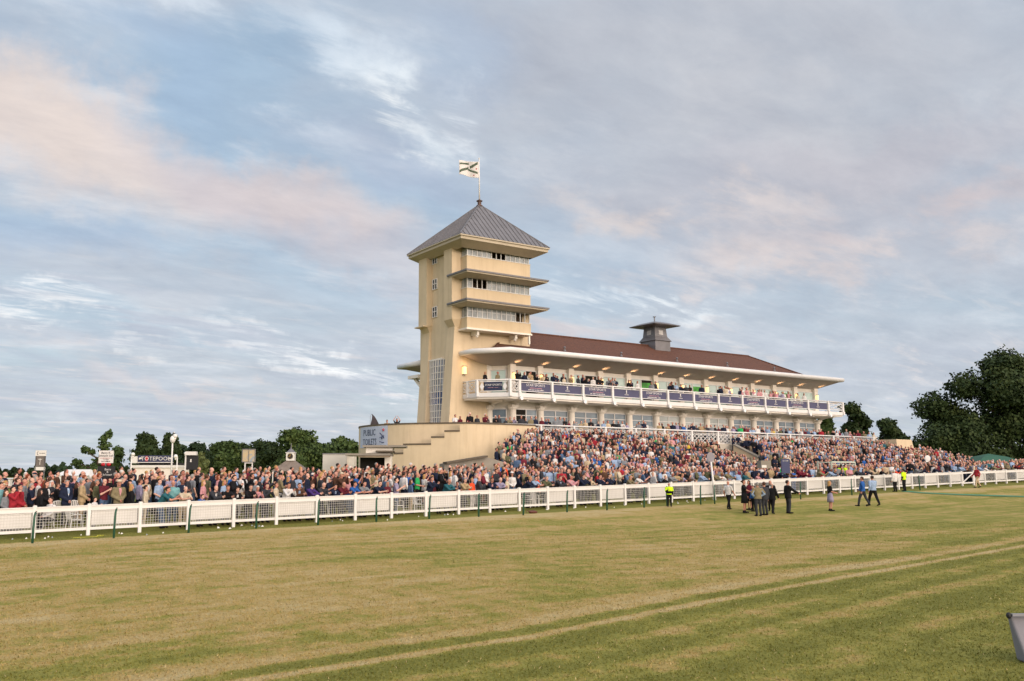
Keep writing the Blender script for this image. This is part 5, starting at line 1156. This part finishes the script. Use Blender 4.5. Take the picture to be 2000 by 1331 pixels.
# ------------------------------------------------------------------ plastic chairs
def chair_proto():
    e=empty('plastic_chair',(0,0,0)); C_=mat('white_plastic','e3e1de',.35,.03)
    m=MB(); m.box(-.22,.22,-.22,.2,.42,.45); m.bar((-.22,-.22,.43),(.22,-.22,.43),.03,.05); m.build('seat',C_,e)
    m=MB(); m.tube([(-.21,.2,.42),(-.22,.27,.7),(-.17,.3,.87),(0,.31,.9),(.17,.3,.87),(.22,.27,.7),(.21,.2,.42)],.02,6)
    for k in range(-2,3): m.bar((k*.075,.21,.45),(k*.07,.305,.88),.04,.012)
    m.build('backrest',C_,e)
    for sx in (-1,1):
        m=MB(); m.tube([(sx*.22,.24,.6),(sx*.26,0,.66),(sx*.25,-.2,.63)],.018,6); m.build('armrest',C_,e)
        for sy,yy in ((-1,-.2),(1,.2)): m=MB(); m.bar((sx*.21,yy,.43 if sy>0 else .64),(sx*.25,yy+sy*.05,0),.035,.03); m.build('leg',C_,e)
    return e
cp0=chair_proto(); chairs=[(92,1.5,.6,'sandwiched between the boy in white and the fence'),(118,2.0,2.9,'turned away, left of the tweed suited man'),(142,2.0,3.3,'with slats facing the grass, beside the tweed suited man'),(150,.9,1.8,'low beside the fence mesh left of the second post'),(478,1.7,3.,'behind the grey haired woman in pink'),(540,1.9,3.2,'left of the white shirted man clapping'),(600,1.8,3.1,'empty, behind the purple jacket'),(632,1.4,2.8,'half hidden behind the bald man in black'),(705,1.1,3.2,'beside the patterned shirt at the rail'),(776,.8,.3,'seen through wire mesh below the plaid shirt'),(812,.9,.1,'seen through wire mesh below the green tee shirt'),(1032,.75,.4,'left one of a pair behind the wire mesh mid fence'),(1052,.8,.1,'right one of a pair behind the wire mesh mid fence')]
for k,(px,n,rz_,lab) in enumerate(chairs):
    o=cp0 if k==0 else copy_tree(cp0); d=onY(px,930,38.9+n); x=d[0]; y=yfence(x)+n; d=onY(px,930,y); x=d[0]; o.location=(x,y,ground(x,y)); o.rotation_euler=(0,0,rz_); tag(o,'white plastic chair '+lab,'chair','white plastic garden chairs')
# ------------------------------------------------------------------ the people
ORD=['zeroth']+'first second third fourth fifth sixth seventh eighth ninth tenth eleventh twelfth thirteenth fourteenth fifteenth sixteenth seventeenth eighteenth nineteenth twentieth twenty-first twenty-second twenty-third twenty-fourth twenty-fifth twenty-sixth twenty-seventh twenty-eighth twenty-ninth thirtieth thirty-first thirty-second thirty-third thirty-fourth thirty-fifth thirty-sixth thirty-seventh thirty-eighth thirty-ninth fortieth forty-first forty-second forty-third forty-fourth forty-fifth'.split()
PH={'stand':'standing','hips':'hands on hips','clasp':'hands clasped','crossed':'arms folded','drink':'holding a drink','clap':'clapping','photo':'filming','raise':'arms raised','lean':'leaning on rail','leanclap':'clapping over rail','sit':'sitting','walk':'walking','reach':'reaching out','paper':'holding paper','bend':'bending forward'}
TOPN={'jacket':'jacket','long':'top','short':'shirt'}
used=set()
def mklabel(d):
    who='man' if d['sex']=='m' else 'woman'; h=d['hair'][0].replace('dark brown','dark')+'-haired' if d['hair'][1] in (0,1,3) else ('bald' if d['hair'][1]<0 else 'balding')
    x,y=d['x'],d['y']; n=y-yfence(x); i=int(round((x-5.39)/FDX))+1
    hat=' hatted' if d.get('hat') else ''
    if i<1: wh='left of the first fence post'
    else: wh='the %s fence post'%ORD[min(i,45)]
    row='at' if n<1.1 else ('just behind' if n<2.2 else ('two rows behind' if n<3.3 else ('three rows behind' if n<4.6 else ('far behind' if n<7 else 'deep behind'))))
    if i<1: row={'at':'at the rail,'}.get(row,row.replace('behind','back,'))
    return '%s%s %s in %s %s %s %s %s'%(h,hat,who,d['top'][1].replace(' ','-'),TOPN[d['top'][0]] if not hat else {'jacket':'jacket','long':'top','short':'shirt'}[d['top'][0]],PH[d['pose']],row,wh)
def pick(r,t): 
    s=sum(w for _,w in t); u=r.random()*s
    for v,w in t:
        u-=w
        if u<=0: return v
TW=[('navy',17),('white',9),('light blue',8),('grey',9),('black',15),('charcoal',11),('maroon',4),('pink',4),('red',2),('tan',5),('cream',3),('lavender',4),('beige',4),('olive',3),('teal',1.5),('blue',2.5),('brown',4),('denim',3),('tweed',4),('green',.4),('burgundy',3),('yellow',.3),('orange',.3)]
BW=[('charcoal',5),('navy',4),('black',5),('denim',4),('beige',2),('grey',2),('white',1)]
HW=[('dark brown',6),('black',3),('brown',5),('blonde',4),('grey',4),('white',2),('ginger',1)]
TGT=(44.,33.)
def rnd_person(r,x,y,z,front=False,near=True):
    sex='m' if r.random()<.62 else 'f'; pose=pick(r,[('stand',5),('clasp',4),('crossed',4),('drink',4),('clap',4),('photo',2),('paper',2),('hips',1)])
    if front: pose=pick(r,[('lean',6),('leanclap',2),('clasp',1)])
    kind=pick(r,[('short',4),('long',3),('jacket',3)]); hv=0
    if sex=='m': hv=pick(r,[(0,7),(2,2),(-1,1)])
    else: hv=pick(r,[(1,6),(3,1),(0,2)])
    dx,dy=TGT[0]-x+r.gauss(0,5),TGT[1]-y; rz=math.atan2(dx,-dy)*.75+r.gauss(0,.35)
    if front: rz=r.gauss(.1,.12)
    hair=pick(r,HW)
    return dict(x=x,y=y,z=z,rz=rz,scale=r.gauss(1.0,.04)*(1. if sex=='m' else .94),wide=r.uniform(.97,1.14) if sex=='m' else r.uniform(.93,1.05),pose=pose,sex=sex,top=(kind,pick(r,TW)),bottom=('skirt' if sex=='f' and r.random()<.35 else 'trousers',pick(r,BW)),hair=(hair,hv),skin=pick(r,[(0,5),(1,5),(3,4),(5,3),(2,1),(4,.5)]),hat=(('brim' if r.random()<.5 else 'cap'),pick(r,[('cream',2),('white',2),('navy',1),('black',1)])) if r.random()<.04 else None,under=pick(r,[('white',4),('light blue',2),('pink',1)]),tie=pick(r,[('navy',2),('burgundy',2),('black',1),('white',3)]))
def P_(px,n,pose,sex,top,bottom,hair,rz=None,**k): return dict(px=px,n=n,pose=pose,sex=sex,top=top,bottom=bottom,hair=hair,rz_=rz,k=k)
S,Lg,Jk='short','long','jacket'; T='trousers'
HAND=[P_(3,1.5,'stand','m',(S,'aqua'),(T,'navy'),('dark brown',0)),P_(14,.9,'clasp','f',(Lg,'grey'),(T,'navy'),('brown',1)),P_(27,1.0,'photo','m',(Lg,'red'),(T,'navy'),('dark brown',0)),P_(40,1.2,'clasp','m',(Jk,'red'),(T,'navy'),('dark brown',0),under='red',tie='red'),
P_(49,2.1,'stand','m',(Lg,'grey'),(T,'charcoal'),('grey',-1)),P_(63,3.2,'hips','m',(S,'navy'),(T,'olive'),('grey',2)),P_(12,3.4,'stand','f',(Lg,'black'),(T,'maroon'),('blonde',1)),P_(36,3.5,'crossed','m',(Lg,'charcoal'),(T,'black'),('brown',0)),P_(88,2.6,'clasp','f',(Lg,'maroon'),(T,'denim'),('ginger',1),rz=2.2),P_(80,.9,'clasp','f',(Lg,'black'),(T,'black'),('dark brown',1)),
P_(103,.9,'sit','m',(Lg,'white'),(T,'charcoal'),('dark brown',0),rz=-1.2),P_(98,3.8,'stand','m',(S,'cream'),(T,'tan'),('brown',0),rz=2.4),P_(134,4.0,'hips','m',(S,'navy'),(T,'tan'),('dark brown',0),rz=2.9),P_(146,4.3,'stand','m',(S,'pink'),(T,'navy'),('grey',-1),rz=2.4),P_(162,1.8,'clasp','m',(Jk,'tan'),(T,'tan'),('grey',0)),
P_(178,4.2,'stand','m',(Lg,'grey'),(T,'black'),('white',0),rz=2.6,hat=('cap','white')),P_(188,.9,'clap','m',(S,'white'),(T,'navy'),('dark brown',0),rz=.9,sc=.72),P_(205,1.7,'clap','m',(S,'maroon'),(T,'denim'),('grey',-1)),P_(190,2.3,'stand','f',(Lg,'olive'),(T,'navy'),('grey',0)),P_(234,1.4,'clasp','m',(Jk,'tweed'),(T,'charcoal'),('grey',0),rz=.15,hat=('brim','cream'),under='pink',tie='pink'),
P_(228,3.6,'stand','f',(Lg,'black'),(T,'black'),('dark brown',1)),P_(245,4.6,'stand','m',(Lg,'navy'),(T,'navy'),('grey',-1),rz=2.),P_(258,1.2,'stand','f',(Lg,'black'),(T,'white'),('blonde',1),rz=1.6),P_(258,4.4,'drink','m',(Lg,'light blue'),(T,'denim'),('dark brown',0),rz=1.9),P_(274,1.6,'stand','m',(Lg,'lavender'),(T,'navy'),('brown',0)),P_(286,1.0,'stand','f',(Lg,'cream'),(T,'cream'),('dark brown',3),rz=1.3),
P_(312,1.5,'clasp','m',(S,'light blue'),(T,'navy'),('dark brown',0)),P_(322,.62,'lean','m',(S,'teal'),(T,'denim'),('dark brown',0),rz=.9),P_(339,1.2,'clasp','m',(S,'aqua'),(T,'denim'),('grey',-1),rz=-.3),P_(352,3.2,'drink','m',(S,'light blue'),(T,'denim'),('brown',0),rz=1.5),P_(361,.6,'lean','m',(S,'cream'),(T,'beige'),('white',2)),P_(335,3.4,'drink','m',(S,'lavender'),(T,'navy'),('brown',0)),
P_(393,.55,'lean','m',(Lg,'blue'),(T,'navy'),('brown',0),rz=.6,sc=.8),P_(398,1.5,'clasp','f',(Lg,'pink'),(T,'beige'),('blonde',1)),P_(376,3.3,'stand','m',(S,'grey'),(T,'denim'),('grey',0),rz=1.8),P_(418,.62,'lean','m',(Jk,'charcoal'),(T,'black'),('grey',-1),rz=.4),P_(405,3.0,'stand','m',(S,'olive'),(T,'tan'),('brown',0),rz=1.9),P_(434,2.3,'stand','m',(Jk,'charcoal'),(T,'charcoal'),('brown',0),rz=1.6),
P_(443,.58,'lean','m',(Lg,'black'),(T,'navy'),('brown',0)),P_(458,1.9,'clap','m',(Jk,'black'),(T,'black'),('dark brown',0)),P_(462,.6,'lean','f',(Jk,'black'),(T,'black'),('brown',0)),P_(470,2.6,'hips','m',(Lg,'white'),(T,'beige'),('brown',0),rz=1.8),P_(488,.6,'lean','m',(Lg,'black'),(T,'charcoal'),('dark brown',0)),P_(502,.62,'leanclap','f',(Lg,'pink'),(T,'beige'),('white',0)),P_(492,3.3,'crossed','m',(Lg,'black'),(T,'black'),('dark brown',0)),
P_(520,.62,'leanclap','m',(Lg,'charcoal'),(T,'charcoal'),('dark brown',0)),P_(540,.9,'clasp','f',(Lg,'cream'),(T,'cream'),('brown',0)),P_(524,4.2,'crossed','m',(S,'black'),(T,'black'),('ginger',0)),P_(562,.62,'leanclap','m',(Lg,'white'),(T,'black'),('dark brown',0)),P_(582,.6,'lean','m',(Jk,'brown'),(T,'charcoal'),('brown',0)),P_(605,.6,'lean','m',(Lg,'purple'),(T,'denim'),('brown',0),rz=.5),P_(629,.6,'lean','m',(Lg,'charcoal'),(T,'navy'),('grey',-1)),
P_(652,.6,'lean','f',(Jk,'navy'),(T,'navy'),('dark brown',0)),P_(668,.6,'lean','m',(Lg,'maroon'),(T,'charcoal'),('grey',-1)),P_(688,.6,'lean','m',(S,'blue'),(T,'denim'),('dark brown',0),rz=.5),P_(708,.62,'lean','m',(S,'grey'),(T,'denim'),('dark brown',0)),P_(738,.6,'lean','m',(S,'navy'),(T,'beige'),('dark brown',0)),P_(717,1.7,'stand','m',(Lg,'navy'),(T,'navy'),('dark brown',0)),P_(753,1.1,'stand','m',(Lg,'denim'),(T,'navy'),('grey',0),rz=1.4),
P_(774,.8,'clap','m',(S,'lavender'),(T,'denim'),('dark brown',0)),P_(789,1.7,'stand','m',(Lg,'white'),(T,'navy'),('dark brown',0),rz=1.7),P_(802,.8,'clasp','f',(Lg,'denim'),(T,'beige'),('brown',1),rz=1.5),P_(815,1.6,'paper','m',(S,'green'),(T,'black'),('grey',-1),rz=.9),P_(841,1.0,'leanclap','m',(Lg,'navy'),(T,'navy'),('dark brown',0)),P_(857,.5,'leanclap','m',(Lg,'red'),(T,'navy'),('black',0),sc=.66),P_(873,.6,'lean','m',(Lg,'teal'),(T,'navy'),('white',2)),
P_(880,2.4,'clap','f',(Lg,'white'),(T,'black'),('blonde',1)),P_(905,.65,'lean','m',(Lg,'tan'),(T,'charcoal'),('grey',0)),P_(922,.7,'clasp','f',(Lg,'orange'),(T,'white'),('blonde',0)),P_(948,2.6,'stand','m',(Lg,'white'),(T,'black'),('dark brown',0)),P_(935,.7,'clap','m',(Jk,'charcoal'),(T,'charcoal'),('grey',2)),P_(958,.6,'lean','m',(Jk,'navy'),(T,'navy'),('brown',0)),P_(974,.6,'lean','m',(Lg,'lavender'),(T,'charcoal'),('white',2)),P_(990,.8,'stand','f',(Lg,'cream'),(T,'beige'),('blonde',0)),
P_(1050,.9,'stand','f',(Lg,'orange'),(T,'navy'),('brown',1)),P_(1064,.6,'lean','m',(Lg,'olive'),(T,'navy'),('grey',0)),P_(1090,.6,'lean','m',(Jk,'charcoal'),(T,'navy'),('brown',0)),P_(1097,1.7,'clap','m',(S,'red'),(T,'navy'),('brown',0)),P_(1127,2.4,'stand','m',(Jk,'black'),(T,'black'),('dark brown',0)),P_(1137,.6,'leanclap','m',(Lg,'navy'),(T,'navy'),('brown',0)),P_(1168,.6,'lean','m',(Lg,'navy'),(T,'navy'),('dark brown',0)),P_(1187,.6,'leanclap','m',(Lg,'navy'),(T,'navy'),('dark brown',0)),P_(1228,.6,'lean','f',(Lg,'tweed'),(T,'navy'),('blonde',1)),
P_(1256,1.0,'clap','m',(S,'denim'),(T,'navy'),('grey',0)),P_(1275,.8,'clasp','f',(Lg,'grey'),(T,'navy'),('blonde',0)),P_(1442,.7,'bend','m',(Lg,'light blue'),(T,'navy'),('grey',0),rz=2.8),P_(1478,1.2,'stand','m',(Jk,'navy'),(T,'navy'),('brown',0),rz=2.8),P_(1505,1.3,'stand','m',(Jk,'tan'),(T,'tan'),('grey',0),rz=2.9),P_(1524,.65,'lean','m',(Jk,'navy'),(T,'navy'),('dark brown',0)),P_(1538,.65,'lean','m',(Jk,'brown'),(T,'navy'),('grey',-1)),P_(1549,.5,'stand','f',(Jk,'blue'),(T,'blue'),('dark brown',0),rz=2.9),
P_(1586,1.0,'stand','m',(Lg,'light blue'),(T,'navy'),('brown',0),rz=3.),P_(1606,.8,'clasp','f',(Lg,'red'),(T,'navy'),('white',0)),P_(1644,2.2,'stand','m',(Jk,'hi-vis yellow'),(T,'white'),('dark brown',0),rz=2.4,under='hi-vis yellow',tie='hi-vis yellow'),P_(1652,1.9,'stand','m',(Jk,'hi-vis yellow'),(T,'white'),('black',0),rz=.4,under='hi-vis yellow',tie='hi-vis yellow')]
rr=random.Random(11); pool=[]; taken=[]
def addp(d): pool.append(d); taken.append((d['x'],d['y']))
for h in HAND:
    x=onY(h['px'],930,38.9+h['n'])[0]
    for _ in range(3): y=yfence(x)+h['n']; x=onY(h['px'],930,y)[0]
    d=rnd_person(rr,x,y,ground(x,y)-.0); d.update(pose=h['pose'],sex=h['sex'],top=h['top'],bottom=h['bottom'],hair=h['hair'],hat=None); d['skin']=rr.choice((0,1,3)); d['wide']=rr.uniform(1.,1.12) if h['sex']=='m' else 1.
    d['scale']=(1.02 if h['sex']=='m' else .96)*h['k'].get('sc',1); 
    if h['pose'] in ('lean','leanclap'): d['rz']=rr.gauss(.1,.1)
    if h['rz_'] is not None: d['rz']=h['rz_']
    for k in ('hat','under','tie'):
        if k in h['k']: d[k]=h['k'][k]
    d['must']=True; addp(d)
TA=None
def free(x,y,rad):
    return all((x-a)**2+(y-b)**2>rad*rad for a,b in taken)
for j in range(16):
    n=.66+ (j if j<1 else j)*.92; x=-9.
    while x<112:
        x+=rr.uniform(.5,.8)*(1.1 if x<9 else 1.); xx=x+rr.uniform(-.12,.12); nn=n+rr.uniform(-.22,.22) if j else rr.uniform(.58,.72); y=yfence(xx)+nn
        if xx<6 and j>9: continue
        if 36<xx<99 and y>SY0-.2: continue
        if xx>=99 and nn>9: continue
        if xx<36 and y>49.0+(0 if xx<20 else .5): continue
        if rr.random()<(.16 if xx<12 else .10): continue
        if j==0 and (xx<18 or rr.random()<.35): continue
        px,_,_=proj((xx,y,2)); 
        if px<-40 or px>2040: continue
        if 250<px<350 and nn<3 and rr.random()<.4: continue
        if 1760<px<1775 and nn<2: continue
        if not free(xx,y,.48 if j else .42): continue
        d_=rnd_person(rr,xx,y,ground(xx,y),front=(j==0))
        if xx<30 and rr.random()<.35: d_['top']=(d_['top'][0],rr.choice(['navy','black','charcoal','brown']))
        addp(d_)
near=[d for d in pool if not d.get('must')]; near.sort(key=lambda d: proj((d['x'],d['y'],d['z']))[2]+ (d['y']-yfence(d['x']))*1.6)
NIND=288; musts=[d for d in pool if d.get('must')]
ind=musts+near[:NIND-len(musts)-24]; rest=near[NIND-len(musts)-24:]
for d in ind:
    lab=mklabel(d); t=0
    while lab in used and t<60: 
        t+=1
        if d.get('must') and t<20: d['hair']=(rr.choice(['dark brown','brown','grey']),d['hair'][1])
        else: d['top']=(d['top'][0],pick(rr,TW)); d['hair']=(pick(rr,HW),d['hair'][1])
        lab=mklabel(d)
    used.add(lab)
    if len(lab.split())>16: lab=lab.replace(' fence post',' post')
    d['label']=lab; d['group']='spectators standing behind the white fence'; make_person(d)
print('individuals',len(ind),'rest',len(rest))
# people out on the grass, by the gate and on the walls
gp_=hit
def lawn(px,py,head,pose,sex,top,bottom,hair,rz,label,**k):
    P=gp_(px,py); D=proj(P)[2]; H=(py-head)*D/F; sc=H/1.76; d=dict(x=P[0],y=P[1],z=ground(P[0],P[1])+.01,rz=rz,scale=sc,wide=k.pop('wide',1.05),pose=pose,sex=sex,top=top,bottom=bottom,hair=hair,skin=k.pop('skin',0),label=label,hat=None,group=k.pop('group',None)); d.update(k); return make_person(d)
A0=math.atan2(FW[0],-FW[1])  # rz that turns a figure's back to the camera
G='people gathered on the racecourse grass'
o=lawn(1424,996,941,'walk','m',(S,'white'),(T,'black'),('grey',-1),A0-.9,'bald man in white numbered shirt striding across the grass left of the dark group',group=G)
lawn(1455,1003,939,'reach','f',(S,'black'),('skirt','black'),('dark brown',3),A0-2.2,'woman in short black dress with bare legs, leftmost of the tight dark group',group=G)
lawn(1465,997,940,'stand','f',(Lg,'burgundy'),('skirt','black'),('black',1),A0+1.9,'dark haired woman in burgundy top half hidden behind the black dress',group=G)
o=lawn(1482,1009,944,'hips','m',(Lg,'light blue'),(T,'charcoal'),('grey',0),A0+.1,'grey haired man in brown tweed waistcoat over pale blue sleeves, back turned on the grass',vest='tweed',group=G)
lawn(1473,1000,950,'stand','m',(Lg,'blue'),(T,'black'),('dark brown',0),A0+2.,'short person in bright blue jacket between the tweed waistcoat and black dress',group=G)
lawn(1495,1007,943,'stand','m',(Jk,'charcoal'),(T,'charcoal'),('brown',0),A0+.4,'brown haired man in charcoal suit standing right beside the tweed waistcoat',group=G)
lawn(1510,1005,946,'walk','m',(Jk,'black'),(T,'black'),('grey',2),A0-.8,'balding man in black suit with a hand on his shoulder on the grass',group=G)
lawn(1507,999,940,'reach','m',(Jk,'black'),(T,'black'),('ginger',2),A0+2.7,'ginger man in black facing the camera behind the suited pair on the grass',group=G)
lawn(1541,1004,940,'reach','m',(Jk,'black'),(T,'charcoal'),('dark brown',0),A0-1.3-.2,'man in dark suit reaching for a handshake, rightmost of the group on the grass',wide=1.12,group=G)
lawn(1623,999,941,'paper','f',(S,'black'),('skirt','lavender'),('blonde',1),A0-1.5,'blonde woman in black top and striped skirt holding papers alone on the grass',group=G)
lawn(1687,990,933,'walk','m',(Lg,'blue'),(T,'charcoal'),('brown',0),A0+.9,'man in bright blue jacket walking on the grass beside a man in pale shirt',group=G,wide=1.1)
lawn(1707,989,931,'walk','m',(Lg,'light blue'),(T,'black'),('dark brown',0),A0+.25,'man in pale blue shirt and black trousers seen from behind on the grass',group=G,wide=1.15)
lawn(1308,991,945,'drink','m',(Lg,'black'),(T,'black'),('grey',2),A0+2.9,'steward in yellow safety vest standing against the fence mid picture',vest='hi-vis yellow',group='stewards in yellow vests')
lawn(1767,960,917,'stand','m',(Lg,'black'),(T,'black'),('black',0),A0+.6,'steward in yellow safety vest and black trousers standing at the gate',vest='hi-vis yellow',group='stewards in yellow vests')
lawn(1749,961,919,'stand','m',(Jk,'white'),(T,'black'),('white',0),A0+.4,'person in white coat and white cap beside the steward at the gate',hat=('cap','white'))
lawn(1910,953.5,912,'walk','m',(Lg,'red'),(T,'beige'),('brown',0),A0+1.6,'person in red top and pale shorts walking along the far fence')
lawn(1996,939,905,'stand','m',(Lg,'orange'),(T,'black'),('brown',0),A0,'person in orange red top at the right edge beside the far fence')
for (px,pose,top,bot,hair,lab,sx) in ((756,'lean',('long','tan'),(T,'denim'),('dark brown',0),'man leaning on top of the curved wall beside the feather flag','m'),(775,'raise',(S,'black'),(T,'black'),('brown',1),'woman in black top raising both arms on the curved wall terrace','f')):
    hh=path_hit(px,inn); d=ray(px,850); p=Vector((d[0],d[1]))*(hh[0]); p2=p+Vector((d[0],d[1])).normalized()*1.0
    make_person(dict(x=p2.x,y=p2.y,z=DECK-.05,rz=A0+3.1,scale=1.,pose=pose,sex=sx,top=top,bottom=bot,hair=hair,skin=1,label=lab))
# ------------------------------------------------------------------ the packed mass: one object
st=list(rest)
for j in range(NS):
    y0=SY0+(SY1-SY0)/NS*(j+.5); z=stepz(j); x=max(36.3,stand_x0(y0)-.1)
    while x<98.5+(NS-j)*.35:
        x+=rr.uniform(.42,.6); y=y0+rr.uniform(-.2,.2)
        hx,hy,_=proj((x,y,z+1.75))
        if 1404<hx<1486 and hy<866+(hx-1396)*.34 and x<DIVX+.4: continue
        if 1342<hx<1430 and hy<858: continue
        if 1500<hx<1540 and 892<hy<914: continue
        if rr.random()<.06 or x>97.5+(NS-j)*.35: continue
        if 94.3<x and y>57.2: continue
        st.append(rnd_person(rr,x,y,z))
x=43.6
while x<94:   # behind the terrace rail
    x+=rr.uniform(.4,.66)*(1 if x<90 else 2.2)
    if rr.random()<.12: continue
    d=rnd_person(rr,x,60.2+rr.uniform(0,.3),DECK+.14,front=False); st.append(d)
    if rr.random()<.2: st.append(rnd_person(rr,x+.2,61.1+rr.uniform(0,.8),DECK+.1))
for px in (889,899,915,918,932,948,952,968,975):
    hh=path_hit(px,inn); d=ray(px,850); p=Vector((d[0],d[1]))*(hh[0])+Vector((d[0],d[1])).normalized()*.7; q_=rnd_person(rr,p.x,p.y,DECK+.22,front=False); q_['top']=(q_['top'][0],rr.choice(['charcoal','navy','black','white','grey','maroon'])); st.append(q_)
for (a,b,dens) in ((945,950,1),(966,980,1.),(1003,1030,1.6),(1033,1075,1.7),(1080,1128,1.4),(1128,1180,1.7),(1185,1235,1.5),(1242,1248,1),(1268,1282,1.5),(1300,1340,1.5),(1344,1350,1),(1362,1372,1.2),(1390,1408,1.3),(1408,1475,1.9),(1480,1540,1.9),(1552,1566,1.),(1566,1572,1)):
    n_=max(1,int((b-a)/9*dens))
    for k in range(n_):
        px=rr.uniform(a,b) if b-a>8 else (a+b)/2; yy=rr.uniform(62.35,62.8); P=onY(px,750,yy) if px>1000 else onY(px,750,yy+.6+ (998-px)*.02); d=rnd_person(rr,P[0],P[1],FLR+.2,front=False); 
        if px>1400: d['top']=(d['top'][0],rr.choice(['pink','white','white','cream','lavender','navy']))
        elif rr.random()<.5: d['top']=('jacket',rr.choice(['navy','black','charcoal']))
        st.append(d)
mats=[];mi={}
def mid(m):
    if m.name not in mi: mi[m.name]=len(mats); mats.append(m)
    return mi[m.name]
Vs=[];Ts=[];Ms=[];off=0; BLK=mid(cm('black'))
for d in st:
    pose=d['pose'] if d['pose'] in ('stand','clasp','crossed','drink','clap','photo','lean','leanclap','paper') else 'stand'
    V,Tt,Rg=lowfig(pose,d['sex'],int(d['hair'][1]==1)); c,s=math.cos(d['rz']),math.sin(d['rz']); k=d['scale']; w_=k*d['wide']
    X=V[:,0]*w_;Y=V[:,1]*w_; Q=np.stack([X*c-Y*s+d['x'],X*s+Y*c+d['y'],V[:,2]*k+d['z']],1); Vs.append(Q); Ts.append(Tt+off); off+=len(V)
    tab=np.array([mid(cm(d['top'][1])),mid(cm(d['bottom'][1])),mid(skm(d['skin'])) if d['hair'][1]==-1 else mid(hm(d['hair'][0])) if not d.get('hat') else mid(cm(d['hat'][1])),BLK,mid(skm(d['skin']))],np.int32); Ms.append(tab[Rg])
V=np.concatenate(Vs).astype(np.float32); Tt=np.concatenate(Ts).astype(np.int32); M_=np.concatenate(Ms).astype(np.int32)
print('mass people',len(st),'tris',len(Tt))
me=bpy.data.meshes.new('crowd'); me.vertices.add(len(V)); me.vertices.foreach_set('co',V.reshape(-1)); me.loops.add(len(Tt)*3); me.loops.foreach_set('vertex_index',Tt.reshape(-1)); me.polygons.add(len(Tt)); me.polygons.foreach_set('loop_start',np.arange(0,len(Tt)*3,3,dtype=np.int32)); me.polygons.foreach_set('material_index',M_); 
for m in mats: me.materials.append(m)
me.update(calc_edges=True); me.polygons.foreach_set('use_smooth',np.ones(len(Tt),bool))
o=bpy.data.objects.new('crowd',me); COL.objects.link(o); tag(o,'packed mass of spectators on the stand, terrace and balcony',None,None,'stuff')

# ------------------------------------------------------------------ grass tufts standing on the turf
def tufts(n):
    nr=np.random.RandomState(9); D=4.5*(44/4.5)**nr.uniform(0,1,n)**.8; px=nr.uniform(-60,2060,n)
    dx=RT[0]*(px-CX)/F; dy=RT[1]*(px-CX)/F; X=D*(math.cos(YAW)+dx*1.01); Y=D*(math.sin(YAW)+dy*1.01)
    keep=(Y<38.23+.0468*(X-5.48)-.1); X=X[keep];Y=Y[keep];D=D[keep]; n=len(X)
    Z=np.array([ground(a,b) for a,b in zip(X,Y)]); h=nr.uniform(.010,.032,n); w=nr.uniform(.003,.008,n)*(1+D*.05); a=nr.uniform(0,6.283,n); lx=nr.normal(0,.02,n); ly=nr.normal(0,.02,n)
    c=np.cos(a)*w; s=np.sin(a)*w; V=np.empty((n,3,3)); V[:,0]=np.stack([X-c,Y-s,Z-.005],1); V[:,1]=np.stack([X+c,Y+s,Z-.005],1); V[:,2]=np.stack([X+lx,Y+ly,Z+h],1)
    me=bpy.data.meshes.new('grass'); me.vertices.add(n*3); me.vertices.foreach_set('co',V.reshape(-1).astype(np.float32)); me.loops.add(n*3); me.loops.foreach_set('vertex_index',np.arange(n*3,dtype=np.int32)); me.polygons.add(n); me.polygons.foreach_set('loop_start',np.arange(0,n*3,3,dtype=np.int32)); me.polygons.foreach_set('material_index',nr.choice([0,1,2],n,p=[.95,.02,.03]).astype(np.int32)); me.update(calc_edges=True)
    for m in (GRASS,mat('straw_blade','b39f70',.8,.25,2.),mat('green_blade','5d6a2b',.8,.25,2.)): me.materials.append(m)
    o=bpy.data.objects.new('grass',me); COL.objects.link(o); tag(o,'short mown grass blades, green and straw coloured',None,None,'stuff')
tufts(300000)
